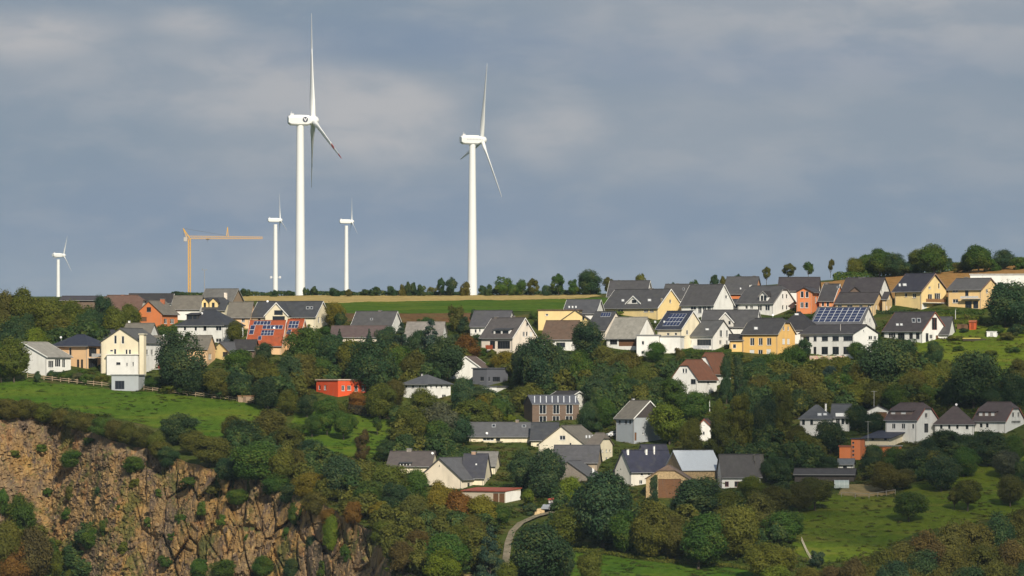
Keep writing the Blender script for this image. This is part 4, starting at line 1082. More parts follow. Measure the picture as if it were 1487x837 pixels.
# ------------------------------------------------------------------ wind turbines
TW = (0.80, 0.80, 0.78)
def turbine(label, u_tower, v_hub, v_base, Y, r_px, hub_u, nac, tw_px, alpha, k, tilt, cone, red=False, emblem=False, flip=1, sensor=None):
    """tower base below the ridge line; rotor seen nearly edge on, its axis to the right"""
    s = Y / F
    zb = min((VH - v_base) / F * Y, ground_z(u_tower, Y)) - 0.5
    zh = (VH - v_hub) * s
    x0 = (u_tower - UC) * s
    root = empty('wind_turbine', (x0, Y, zb))
    tag(root, label, 'wind turbine', 'wind turbines on the plateau')
    H_ = zh - zb
    # tower
    r1, r0 = tw_px[0] * s / 2, tw_px[1] * s / 2
    nz, na = 7, 24
    vs, fs = [], []
    for i in range(nz):
        t = i / (nz - 1); r = r0 + (r1 - r0) * t
        for a in range(na):
            vs.append((r * math.cos(2 * math.pi * a / na), r * math.sin(2 * math.pi * a / na), t * (H_ - 1.5 * s * 4)))
    for i in range(nz - 1):
        for a in range(na):
            fs.append((i * na + a, i * na + (a + 1) % na, (i + 1) * na + (a + 1) % na, (i + 1) * na + a))
    tw = link('tower', mesh('tower', vs, fs), 'turbine_coat', root, TW)
    for p_ in tw.data.polygons: p_.use_smooth = True
    sk = math.sqrt(1 - k * k)
    yaw = math.asin(k)                       # rotor axis leans away from the camera
    # nacelle in its own frame: x forward to the rotor
    L0, L1, hN = nac                         # back and front extent and height in px
    hw = hN * s / 2
    prof = [(L0 * s, -0.55, 0.75), (L0 * s + hw * .5, -0.95, 1.0), (-hw * .3, -1.05, 1.05), (L1 * s * .75, -1.0, 1.0), (L1 * s, -0.7, .75)]
    vs, fs = [], []
    for (x, zl, zu) in prof:
        for (sy, sz) in ((-.6, zl), (-.9, zl * .7), (-.95, zu * .5), (-.6, zu), (.6, zu), (.95, zu * .5), (.9, zl * .7), (.6, zl)):
            vs.append((x, sy * hw, sz * hw))
    n8 = 8
    for i in range(len(prof) - 1):
        for a in range(n8):
            fs.append((i * n8 + a, i * n8 + (a + 1) % n8, (i + 1) * n8 + (a + 1) % n8, (i + 1) * n8 + a))
    fs += [tuple(range(n8 - 1, -1, -1)), tuple((len(prof) - 1) * n8 + a for a in range(n8))]
    fs = [tuple(reversed(f)) for f in fs]
    RN = Matrix.Translation((0, 0, H_)) @ Matrix.Rotation(yaw, 4, 'Z')
    na_ = link('nacelle', mesh('nacelle', vs, fs), 'turbine_coat', root, TW, RN)
    mb = MB(); mb.box(L0 * s + hw * .4, -hw * .25, hw * 1.0, L0 * s + hw * 1.1, hw * .25, hw * 1.35)
    mb.tube((L0 * s + hw * .7, 0, hw * 1.3), (L0 * s + hw * .7, 0, hw * 1.8), hw * .05, hw * .05, 5)
    mb.build('sensor_mast', 'turbine_coat', na_, (0.6, 0.6, 0.6))
    if emblem:
        ex = L1 * s * .42; ey = -hw * .955
        mb = MB(); mb.tube((ex, ey, 0.12 * hw), (ex, ey - .06, 0.12 * hw), hw * .52, hw * .52, 24)
        e_ = mb.build('emblem', 'paint', na_, (0.035, 0.04, 0.07))
        mb = MB(); y1 = ey - .10
        for sg in (-1, 1):
            a0, a1, b0, b1 = sg * hw * .36, sg * hw * .12, sg * hw * .10, 0
            q = [(ex + a0, .12 * hw + hw * .28), (ex + a1, .12 * hw + hw * .28), (ex + sg * .001, .12 * hw - hw * .02), (ex, .12 * hw - hw * .40)]
            mb.add([(x, y1, z) for x, z in q], [(0, 1, 2, 3) if sg > 0 else (3, 2, 1, 0)])
        mb.build('emblem_chevron', 'paint', na_, (0.7, 0.7, 0.72))
    elif hN > 9:
        mb = MB()
        for i in range(11):   # illegible line of small lettering on the nacelle's side
            x = L0 * s * .55 + i * hw * .34
            mb.box(x, -hw * .99, .0, x + hw * .18, -hw * .955, hw * .22)
        mb.build('lettering', 'paint', na_, (0.45, 0.47, 0.52))
    # hub and blades
    tl = Matrix.Rotation(-tilt, 4, 'Y')
    hx = (hub_u - u_tower) * s / sk
    RH = Matrix.Translation((0, 0, H_)) @ Matrix.Rotation(yaw, 4, 'Z') @ Matrix.Translation((hx, 0, 0)) @ tl
    vs, fs = [], []
    na = 16; prof = [(-.9, .78), (-.3, .95), (.3, .92), (.8, .65), (1.05, .3), (1.12, .02)]
    for (x, r) in prof:
        for a in range(na):
            vs.append((x * hw, r * hw * math.cos(2 * math.pi * a / na), r * hw * math.sin(2 * math.pi * a / na)))
    for i in range(len(prof) - 1):
        for a in range(na):
            fs.append((i * na + a, i * na + (a + 1) % na, (i + 1) * na + (a + 1) % na, (i + 1) * na + a))
    hub = link('hub', mesh('hub', vs, fs), 'turbine_coat', root, TW, RH)
    for p_ in hub.data.polygons: p_.use_smooth = True
    R_ = r_px * s
    st_ = [(0.0, .022, .022, 0), (.04, .022, .022, 0), (.12, .030, .020, .35), (.22, .036, .012, .30), (.4, .028, .008, .2), (.6, .020, .005, .12), (.8, .0135, .0035, .06), (.94, .008, .002, .02), (1.0, .0025, .001, 0)]
    bands = [(0, 1.0, TW)]
    if red: bands = [(0, .66, TW), (.66, .76, (0.60, 0.06, 0.03)), (.76, .90, TW), (.90, 1.0, (0.60, 0.06, 0.03))]
    def blade_mesh(t0, t1):
        ts = sorted({t0, t1} | {q[0] for q in st_ if t0 < q[0] < t1})
        vs, fs = [], []
        n = 10
        for t in ts:
            c = np.interp(t, [q[0] for q in st_], [q[1] for q in st_]) * R_ * 1.15
            th_ = np.interp(t, [q[0] for q in st_], [q[2] for q in st_]) * R_ * 1.1
            tw_ = np.interp(t, [q[0] for q in st_], [q[3] for q in st_]) * 1.1
            off = (0 if t < .05 else c * .25)
            pre = R_ * .012 * t * t
            for a in range(n):
                an = 2 * math.pi * a / n
                y = math.cos(an) * c + off; x = math.sin(an) * th_
                x, y = x * math.cos(tw_) - y * math.sin(tw_), x * math.sin(tw_) + y * math.cos(tw_)
                vs.append((x + pre, y, hw * .5 + t * (R_ - hw * .5)))
        for i in range(len(ts) - 1):
            for a in range(n):
                fs.append((i * n + a, i * n + (a + 1) % n, (i + 1) * n + (a + 1) % n, (i + 1) * n + a))
        fs.append(tuple((len(ts) - 1) * n + a for a in range(n)))
        return mesh('blade', vs, fs)
    bm_ = [blade_mesh(a, b2) for a, b2, _ in bands]
    for i in range(3):
        an = math.radians(alpha) + i * 2 * math.pi / 3
        # angle measured from up towards the side that shows to the right (towards the camera)
        Bm = RH @ Matrix.Rotation(an, 4, 'X') @ Matrix.Rotation(cone, 4, 'Y')
        bl = link('blade', bm_[0], 'turbine_coat', root, TW, Bm)
        for p_ in bm_[0].polygons: p_.use_smooth = True
        for (a, b2, cl), m_ in list(zip(bands, bm_))[1:]:
            link('blade_band' if cl != TW else 'blade_tip', m_, 'turbine_coat', bl, cl if i == 1 else TW)
    if sensor:
        mb = MB()
        for sg in (-1, 1):
            zz = (sensor - v_base) * -s; 
            p = Vector((sg * 6.5 * s, 0, zz + 0.0))
            mb.tube((sg * r0 * .7, 0, zz), p, .25, .25, 6); mb.tube(p + Vector((0, 0, -1.2)), p + Vector((0, 0, 1.2)), 1.3, 1.3, 10)
        mb.build('tower_attachment', 'turbine_coat', tw, (0.7, 0.7, 0.7))
    return root
turbine('tallest wind turbine with red blade tips and round emblem', 436, 175, 421, 3600, 158, 455, (-18, 15, 15), (10.5, 14.5), -7, .20, .072, .062, red=True, emblem=True)
turbine('second tallest turbine standing alone at centre behind the tree line', 686, 203.5, 420, 3900, 115, 700, (-18, 11, 13), (9, 14), 18, .31, .046, .0)
turbine('small turbine just left of the tallest one', 400, 320, 420, 6500, 40, 407, (-11, 6, 6), (5.5, 7.5), -6, .22, .07, .04, sensor=392)
turbine('small turbine between the two tall ones', 503, 322, 420, 6500, 36, 511, (-10, 7, 6), (5, 7), 2, .22, .05, .03)
turbine('smallest turbine at the far left with spread rotor', 84.5, 371, 432, 8200, 30, 92, (-9, 6, 6), (4.5, 5.5), 22, .62, .05, .0)

# ------------------------------------------------------------------ tower crane
Yc = 1800.0; sc_ = Yc / F
cz = ground_z(275, Yc) - .3
cr = empty('tower_crane', ((275 - UC) * sc_, Yc, cz))
tag(cr, 'yellow tower crane above the skyline roofs at left', 'crane')
CY = (0.72, 0.39, 0.025)
hm = (VH - 347) * sc_ - cz
mb = MB(); w = .33
for sx in (-1, 1):
    for sy in (-1, 1):
        mb.box(sx * w - .08, sy * w - .08, 0, sx * w + .08, sy * w + .08, hm)
n = 18
for i in range(n):
    z0, z1 = hm * i / n, hm * (i + 1) / n
    for (a, b2) in (((-w, -w), (w, -w)), ((w, -w), (w, w)), ((w, w), (-w, w)), ((-w, w), (-w, -w))):
        mb.bar((a[0], a[1], z0), (b2[0], b2[1], z1), .10); mb.bar((a[0], a[1], z1), (b2[0], b2[1], z1), .08)
mb.build('mast', 'paint', cr, CY)
jib = MB(); jl = (381 - 275) * sc_; jr = .45; n = 30
for i in range(n):
    x0, x1 = jl * i / n - 1.2 * (i == 0), jl * (i + 1) / n
    t0 = 1 - .35 * i / n; t1 = 1 - .35 * (i + 1) / n
    A0, B0, T0 = (x0, -jr, hm), (x0, jr, hm), (x0, 0, hm + .85 * t0)
    A1, B1, T1 = (x1, -jr, hm), (x1, jr, hm), (x1, 0, hm + .85 * t1)
    for p, q in ((A0, A1), (B0, B1), (T0, T1)): jib.bar(p, q, .085)
    for p, q in ((A0, T1), (B0, T1), (T1, A1), (T1, B1), (A0, B1)): jib.bar(p, q, .055)
jib.build('jib', 'paint', cr, CY)
mb = MB()
px_ = lambda u: (u - 275) * sc_
pz_ = lambda v: (VH - v) * sc_ - cz
mb.bar((.3, -.3, hm), (px_(266), 0, pz_(332)), .22); mb.bar((.3, .3, hm), (px_(266), 0, pz_(332)), .22); mb.bar((-.6, 0, hm), (px_(266), 0, pz_(332)), .18)
mb.build('apex_frame', 'paint', cr, CY)
mb = MB(); mb.bar((px_(329), -.25, hm + .8), (px_(330.5), 0, pz_(330)), .16); mb.bar((px_(331.5), .25, hm + .8), (px_(330.5), 0, pz_(330)), .16)
mb.build('jib_post', 'paint', cr, CY)
mb = MB(); mb.bar((px_(266), 0, pz_(332)), (px_(330), 0, hm + .9), .07); mb.bar((px_(266), 0, pz_(332)), (px_(268), 0, hm - 1.0), .07)
mb.build('tie_rod', 'paint', cr, (0.1, 0.1, 0.1))
mb = MB(); mb.box(px_(267), -.7, hm - .8, px_(272), .7, hm + .5)
mb.build('counterweight', 'plaster', cr, (0.45, 0.42, 0.38))
mb = MB(); mb.box(px_(299), -.4, hm - .35, px_(304), .4, hm - .05); mb.tube((px_(301), 0, hm - .3), (px_(301), 0, hm - 1.0), .05, .05, 5)
mb.build('trolley', 'paint', cr, (0.12, 0.12, 0.12))

# ------------------------------------------------------------------ poles, fences, small things
def pole(name, label, u, v0, v1, cat, r=.07, color=(.6, .6, .6), Y=None, head=None):
    Y = Y or Y_of(u, v1); s = Y / F
    root = empty(name, P(u, v1, Y)); tag(root, label, cat)
    h = (v1 - v0) * s
    MB().tube((0, 0, -.5), (0, 0, h), r, r * .7, 8).build('shaft', 'paint', root, color)
    if head == 'yagi':
        m_ = MB(); m_.bar((-.7, 0, h - .1), (.7, 0, h - .1), .04)
        for i in range(6): m_.bar((-.6 + .24 * i, -.4, h - .1), (-.6 + .24 * i, .4, h - .1), .03)
        m_.build('antenna', 'paint', root, color)
    elif head == 'lamp':
        m_ = MB(); m_.tube((0, 0, h), (0, -.9, h + .15), .05, .04, 6); m_.box(-.12, -1.4, h + .08, .12, -.8, h + .22)
        m_.build('lamp_head', 'paint', root, (.35, .35, .36))
    elif head == 'cup':
        m_ = MB(); m_.tube((-.6, 0, h - .1), (.6, 0, h - .1), .05, .05, 5); m_.tube((-.6, 0, h - .1), (-.6, 0, h + .35), .12, .12, 6); m_.tube((.6, 0, h - .1), (.6, 0, h + .25), .12, .05, 6)
        m_.build('wind_sensor', 'paint', root, color)
    return root
pole('antenna_mast', 'tall thin antenna mast beside the dark-gabled hut', 1269.2, 568, 606, 'antenna', .06, (.55, .55, .55), head='yagi')
pole('antenna_mast', 'thin antenna mast in front of the orange modern house', 1260.5, 612, 640, 'antenna', .05, (.5, .5, .5), Y=Y_of(1260, 648), head='yagi')
pole('flagpole', 'pale pole in front of the white solar house', 1220.5, 471, 517, 'pole', .09, (.55, .52, .48))
pole('lamp_post', 'pale lamp post below the rust-roofed house', 1030.5, 579, 598, 'lamp post', .10, (.72, .72, .7), head='lamp')
pole('wind_mast', 'thin measuring mast on the horizon right of the crane', 297, 392, 425, 'mast', .12, (.3, .3, .3), Y=1795, head='cup')
pole('lamp_post', 'street lamp in front of the ochre house', 1242.5, 428, 447, 'lamp post', .09, (.55, .55, .55), head='lamp')
pole('lamp_post', 'thin lamp post left of the slate farmhouse at the wood', 994.5, 640, 662, 'lamp post', .06, (.45, .45, .45), head='lamp')
pole('lamp_post', 'lamp post by the vines below the yellow houses', 1387.5, 450, 465, 'lamp post', .09, (.72, .74, .74), head='lamp')
pole('antenna_mast', 'aerial on the horizon among the right hand ridge trees', 1366, 381, 396, 'antenna', .10, (.6, .6, .6), Y=1780, head='cup')

def fence(label, pts, step, hgt=1.2, color=(0.42, 0.30, 0.18), rails=(0.45, 0.95), r=.07):
    gp = [G(*p) for p in pts]
    root = empty('wooden_fence', gp[0]); tag(root, label, 'fence')
    o = gp[0]
    posts = []
    for a, b2 in zip(gp[:-1], gp[1:]):
        n = max(1, int((b2 - a).length / step))
        for i in range(n): posts.append(a.lerp(b2, i / n))
    posts.append(gp[-1])
    pm = MB().box(-r, -r, -.4, r, r, hgt).mesh('post')
    ps = []
    for p in posts:
        z = ground_z(p.x / p.y * F + UC, p.y); p = Vector((p.x, p.y, z)); ps.append(p)
        link('post', pm, 'timber', root, color, Matrix.Translation(p - o))
    for hz in rails:
        for a, b2 in zip(ps[:-1], ps[1:]):
            m_ = MB(); m_.bar(a - o + Vector((0, -r - .03, hz)), b2 - o + Vector((0, -r - .03, hz)), r * 1.6)
            m_.build('rail', 'timber', root, color)
fence('wooden rail fence along the upper edge of the bright pasture', [(40, 549), (100, 556), (160, 562.5)], 2.2, 1.25, (.42, .32, .21), r=.10)
fence('wooden rail fence running down right of the flat-roofed garage', [(209, 567), (260, 573), (320, 580), (368, 586)], 2.2, 1.25, (.42, .32, .21), r=.10)
fence('old pale post fence at the lower left of the sloping meadow', [(1164, 787), (1172, 805), (1180, 818)], 1.6, 1.1, (0.5, 0.45, 0.36), rails=(.9,))
fence('thin wire garden fence in front of the sandy plot', [(1222, 722), (1262, 724), (1300, 718)], 2.5, 1.2, (0.3, 0.28, 0.25), rails=(1.1,), r=.05)

# stone terrace wall below the solar house: separate courses of stones
tp = [G(1176, 523), G(1224, 523)]
tr_ = empty('terrace_wall', tp[0]); tag(tr_, 'pale stone terrace wall with flowers below the white solar house', 'wall')
rw = random.Random(3)
L = (tp[1] - tp[0]).length
for row in range(3):
    x = -rw.random() * .4
    while x < L:
        w_ = rw.uniform(.5, .95)
        MB().box(0, rw.uniform(-.06, .06), 0, w_ - .04, .5, .42).build('stone', 'masonry', tr_, tuple(c * rw.uniform(.85, 1.15) for c in (0.52, 0.41, 0.30)), Matrix.Translation((x, 0, row * .45 - .2)))
        x += w_

def car(label, u, v, color, rz=0.0, van=False):
    p = G(u, v); p.z += .25
    root = empty('parked_car', p, rz); tag(root, label, 'car', 'parked cars')
    L_, W_, = 4.3, 1.75
    prof = [(-2.15, .35), (-2.1, .8), (-1.35, .95), (-.75, 1.42), (.75, 1.45), (1.6, 1.0), (2.1, .9), (2.15, .35)] if not van else [(-2.4, .35), (-2.4, .95), (-1.9, 1.1), (-1.3, 1.95), (2.35, 2.0), (2.4, .35)]
    n = len(prof); vs = [(x, -W_ / 2, z) for x, z in prof] + [(x, W_ / 2, z) for x, z in prof]
    fs = [tuple(range(n)), tuple(range(2 * n - 1, n - 1, -1))] + [(i, i + n, (i + 1) % n + n, (i + 1) % n) for i in range(n)]
    link('body', mesh('body', vs, fs), 'paint', root, color)
    m_ = MB()
    for sy in (-1, 1):
        y = sy * (W_ / 2 + .01)
        q = [(-1.1, .98), (-.7, 1.34), (.7, 1.36), (1.35, 1.0)] if not van else [(-1.7, 1.2), (-1.25, 1.75), (-.3, 1.78), (-.3, 1.2)]
        m_.add([(x, y, z) for x, z in q], [(0, 1, 2, 3) if sy > 0 else (3, 2, 1, 0)])
    m_.build('side_window', 'glass', root)
    for sx in (-1.35, 1.35):
        for sy in (-1, 1):
            wh = MB().tube((sx, sy * .75, .33), (sx, sy * .92, .33), .33, .33, 14).build('wheel', 'paint', root, (.02, .02, .02))
            MB().tube((sx, sy * .92, .33), (sx, sy * .935, .33), .19, .19, 10).build('rim', 'paint', wh, (.5, .5, .52))
    return root
car('dark purple car parked beside the blue-grey house', 905, 636, (.09, .03, .10), .1)
car('white car parked left of the purple car', 893, 636, (.7, .7, .7), .3)
car('grey car at the bend of the pale lane', 795, 743, (.28, .30, .33), 1.25)
car('white car seen behind the garden trees above the orchard lawn', 470, 614, (.75, .76, .78), .1)
car('pale blue car beside the roofed shelter at the bottom', 684, 812, (.5, .58, .66), .2)
car('white car parked above the grey-blue house by the trees', 891.5, 596, (.75, .75, .75), .2)

def small_box(name, label, cat, u, v, w, h, d, wall, roofc, pitched=True, wmat='timber'):
    p = G(u, v); root = empty(name, p, -.25); tag(root, label, cat)
    MB().box(-w / 2, -d / 2, -.6, w / 2, d / 2, h).build('wall', wmat, root, wall)
    if pitched:
        vs, fs = slab([(-w / 2 - .2, -d / 2 - .2, h), (w / 2 + .2, -d / 2 - .2, h), (w / 2 + .2, 0, h + d * .3), (-w / 2 - .2, 0, h + d * .3), (w / 2 + .2, d / 2 + .2, h), (-w / 2 - .2, d / 2 + .2, h)], [(0, 1, 2, 3), (3, 2, 4, 5)], .1)
        link('roof', mesh('roof', vs, fs), 'roof_tile', root, roofc)
    else:
        MB().box(-w / 2 - .15, -d / 2 - .15, h + .003, w / 2 + .15, d / 2 + .15, h + .12).build('roof', 'paint', root, roofc)
    MB().box(-.4, -d / 2 - .05, 0, .4, -d / 2 - .003, min(1.9, h * .85)).build('door', 'timber', root, tuple(c * .6 for c in wall))
    return root
small_box('garden_shed', 'small orange-red garden shed on the grassy bank', 'shed', 1413, 478, 1.8, 1.9, 1.6, (.50, .10, .03), (.30, .09, .04))
small_box('garden_shelter', 'low brown open shelter left of the orange-red garden shed', 'shelter', 1399, 477, 3.2, 1.0, 1.6, (.16, .09, .05), (.18, .10, .06), False)
small_box('caravan', 'small white caravan on the grassy bank at the right', 'caravan', 1441, 489, 2.7, 1.3, 2.0, (.78, .78, .76), (.8, .8, .8), False, 'paint')
small_box('garden_hut', 'little red-brown hut with white top in the shaded trees', 'hut', 1279, 681, 2.0, 1.3, 1.6, (.28, .08, .04), (.72, .70, .66))
small_box('field_shelter', 'small orange-roofed animal shelter at the end of the pasture fence', 'shelter', 357, 584, 3.6, 1.5, 2.2, (.35, .25, .17), (.48, .26, .12), False)
small_box('roadside_shelter', 'reddish-brown roofed shelter among trees at the bottom', 'shelter', 684, 803, 3.4, 1.9, 2.6, (.38, .20, .11), (.34, .13, .07))
small_box('garden_hut', 'white hut with red roof at the lane bend below dark conifers', 'hut', 803, 736, 1.7, 1.7, 1.5, (.70, .66, .62), (.35, .08, .05))
# woodpile under tarpaulin: logs as pieces
wp = empty('woodpile', G(1415, 495)); tag(wp, 'long low woodpile with yellow tarpaulin on the grassy bank', 'woodpile')
lm = MB().tube((0, -.5, 0), (0, .5, 0), .16, .16, 8).mesh('log')
for i in range(17):
    for j in range(2):
        link('log', lm, 'bark', wp, None, Matrix.Translation((-3 + i * .36 + j * .18, 0, .1 + j * .3)))
MB().hexa([(-3.2, -.6, .55), (1.6, -.6, .55), (1.6, .6, .6), (-3.2, .6, .6), (-3.2, -.6, .68), (1.6, -.6, .68), (1.6, .6, .75), (-3.2, .6, .75)]).build('tarpaulin', 'paint', wp, (.62, .50, .12))
# rough stone blocks at the lane
for i, (u, v, lb_) in enumerate(((780, 746, 'tan boulder at the lane bend, left of the pair'), (787, 744, 'tan boulder at the lane bend, right of the pair'))):
    p = G(u, v); r_ = random.Random(i)
    pts = [Vector((sx * r_.uniform(.5, .8), sy * r_.uniform(.5, .8), sz)) for sz in (-.3, r_.uniform(.9, 1.2)) for sx, sy in ((-1, -1), (1, -1), (1, 1), (-1, 1))]
    o = MB().hexa(pts).build('boulder', 'masonry', None, (.62, .46, .26), Matrix.Translation(p)); tag(o, lb_, 'boulder')
# greenhouse tunnel by the plot
gh = empty('greenhouse', G(1222, 709)); tag(gh, 'small rounded garden greenhouse left of the sandy plot', 'greenhouse')
vs, fs = [], []
for i in range(2):
    for a in range(9):
        t = math.pi * a / 8; vs.append((i * 3.4 - 1.7, -1.1 * math.cos(t), 1.9 * math.sin(t)))
fs = [(a, a + 1, a + 10, a + 9) for a in range(8)] + [tuple(range(8, -1, -1)), tuple(range(9, 18))]
link('film', mesh('film', vs, fs), 'paint', gh, (.34, .40, .38))
m_ = MB()
for x in (-1.72, -.6, .6, 1.72):
    for a in range(8):
        t0, t1 = math.pi * a / 8, math.pi * (a + 1) / 8
        m_.bar((x, -1.13 * math.cos(t0), 1.93 * math.sin(t0)), (x, -1.13 * math.cos(t1), 1.93 * math.sin(t1)), .06)
m_.build('hoop', 'paint', gh, (.6, .62, .62))
# ------------------------------------------------------------------ trees
def leaf_mesh(name, kind, seed, n, lsize=0.045, clumps=None):
    """a crown filling x, y in -.5..+.5 and z in 0..1: clumps of leaves spread through its volume"""
    r = np.random.default_rng(seed)
    C, Rr = [], []
    if kind == 'round':
        m = clumps or 34
        lob = r.uniform(0.75, 1.1, 5)
        for i in range(m):
            d = r.normal(size=3); d /= np.linalg.norm(d)
            a = math.atan2(d[1], d[0]); k = lob[int((a + math.pi) / (2 * math.pi) * 4.99)]
            rad = r.uniform(.35, 1.0) ** .6
            C.append((d[0] * .34 * rad * k, d[1] * .34 * rad * k, .52 + d[2] * .36 * rad - (.05 if d[2] < 0 else 0)))
            Rr.append(r.uniform(.10, .23))
    elif kind == 'tall':
        m = clumps or 40
        for i in range(m):
            z = r.uniform(.08, .95); w = .36 * math.sin(math.pi * min(1, (z * .85 + .1))) ** .7
            a = r.uniform(0, 6.283); q = r.uniform(.3, 1)
            C.append((math.cos(a) * w * q, math.sin(a) * w * q, z)); Rr.append(r.uniform(.09, .16))
    elif kind == 'poplar':
        for i in range(36):
            z = r.uniform(.04, .93); w = .34 * (1 - z * .6)
            a = r.uniform(0, 6.283); q = r.uniform(.2, 1)
            C.append((math.cos(a) * w * q, math.sin(a) * w * q, z)); Rr.append(r.uniform(.07, .2))
    elif kind == 'conifer':
        for i in range(80):
            z = r.uniform(0, 1) ** 1.3 * .95 + .02; w = .44 * (1 - z) ** .85
            a = r.uniform(0, 6.283); q = r.uniform(.55, 1)
            C.append((math.cos(a) * w * q, math.sin(a) * w * q, z)); Rr.append(.05 + .09 * (1 - z))
    elif kind == 'shrub':
        for i in range(22):
            a = r.uniform(0, 6.283); q = math.sqrt(r.uniform(0, 1)) * .38; z = r.uniform(.12, .78) * (1 - (q / .5) ** 2 * .5)
            C.append((math.cos(a) * q, math.sin(a) * q, z)); Rr.append(r.uniform(.10, .2))
    C, Rr = np.array(C), np.array(Rr)
    cv = r.uniform(0, 1, len(C))
    pw = Rr ** 2 / (Rr ** 2).sum()
    ci = r.choice(len(C), n, p=pw)
    d = r.normal(size=(n, 3)); d /= np.linalg.norm(d, axis=1)[:, None]
    out = C[ci] - np.array((0, 0, .45)); out /= np.linalg.norm(out, axis=1)[:, None] + 1e-6
    d = d + out * .45; d /= np.linalg.norm(d, axis=1)[:, None]
    sq = np.array((1, 1, .85)) if kind != 'conifer' else np.array((1.25, 1.25, .38))
    pos = C[ci] + d * Rr[ci][:, None] * sq * (r.uniform(.45, 1.08, n) ** .5)[:, None]
    spr = np.where(r.uniform(0, 1, n) < .16, r.uniform(.05, .42, n), 0)      # stray twigs break the outline
    pos += d * (Rr[ci] * spr)[:, None] + r.normal(size=(n, 3)) * .012
    nrm = d * .8 + out[:, :] * .35 + r.normal(size=(n, 3)) * .46 + np.array((0, 0, .2)); nrm /= np.linalg.norm(nrm, axis=1)[:, None]
    t = np.cross(nrm, r.normal(size=(n, 3))); t /= np.linalg.norm(t, axis=1)[:, None]
    bt = np.cross(nrm, t)
    sz = r.uniform(.6, 1.25, n)[:, None] * lsize
    v = np.stack([pos - t * sz, pos - bt * sz * .62, pos + t * sz, pos + bt * sz * .62], axis=1).reshape(-1, 3)
    v[:, 2] = np.maximum(v[:, 2], 0.0)
    return leaf_data(name, v, np.repeat(np.clip(cv[ci] * .6 + r.uniform(0, 1, n) * .4, 0, 1), 4))

def leaf_data(name, v, var):
    n = len(v) // 4
    me = bpy.data.meshes.new(name)
    me.vertices.add(n * 4); me.vertices.foreach_set('co', v.astype(np.float32).ravel())
    me.loops.add(n * 4); me.loops.foreach_set('vertex_index', np.arange(n * 4, dtype=np.int32))
    me.polygons.add(n); me.polygons.foreach_set('loop_start', np.arange(0, n * 4, 4, dtype=np.int32))
    try: me.polygons.foreach_set('loop_total', np.full(n, 4, dtype=np.int32))
    except Exception: pass
    me.update(calc_edges=True)
    a = me.attributes.new('var', 'FLOAT', 'POINT'); a.data.foreach_set('value', var.astype(np.float32))
    me.materials.append(MATS['leaves'])
    return me

CROWN = {'round': [leaf_mesh('crown_round', 'round', 10 + i, 15000, .0225, 56) for i in range(7)],
         'tall': [leaf_mesh('crown_tall', 'tall', 30 + i, 13000, .0215) for i in range(3)],
         'poplar': [leaf_mesh('crown_poplar', 'poplar', 40 + i, 9000, .026) for i in range(2)],
         'conifer': [leaf_mesh('crown_conifer', 'conifer', 50 + i, 9000, .026) for i in range(3)],
         'shrub': [leaf_mesh('crown_shrub', 'shrub', 60 + i, 4200, .036) for i in range(5)],
         'small': [leaf_mesh('crown_small', 'round', 70 + i, 4200, .036, 22) for i in range(4)]}
CROWN['oval'] = CROWN['tall']
def trunk_mesh(seed):
    r = random.Random(seed); m_ = MB()
    p = Vector((0, 0, -.10)); rad = .035
    q = Vector((r.uniform(-.02, .02), r.uniform(-.02, .02), .30))
    m_.tube(p, q, rad, rad * .75, 7)
    for i in range(6):
        a = i * 1.05 + r.uniform(-.3, .3)
        e = q + Vector((math.cos(a) * .24, math.sin(a) * .24, r.uniform(.18, .38)))
        m_.tube(q + Vector((0, 0, -.03 * (i % 3))), e, rad * .5, rad * .15, 5)
        a2 = a + .6; m_.tube(q.lerp(e, .6), q.lerp(e, .6) + Vector((math.cos(a2) * .12, math.sin(a2) * .12, .14)), rad * .25, rad * .1, 4)
    m_.tube(q, q + Vector((0, 0, .45)), rad * .7, rad * .15, 6)
    return m_.mesh('trunk')
TRUNK = [trunk_mesh(i) for i in range(4)]

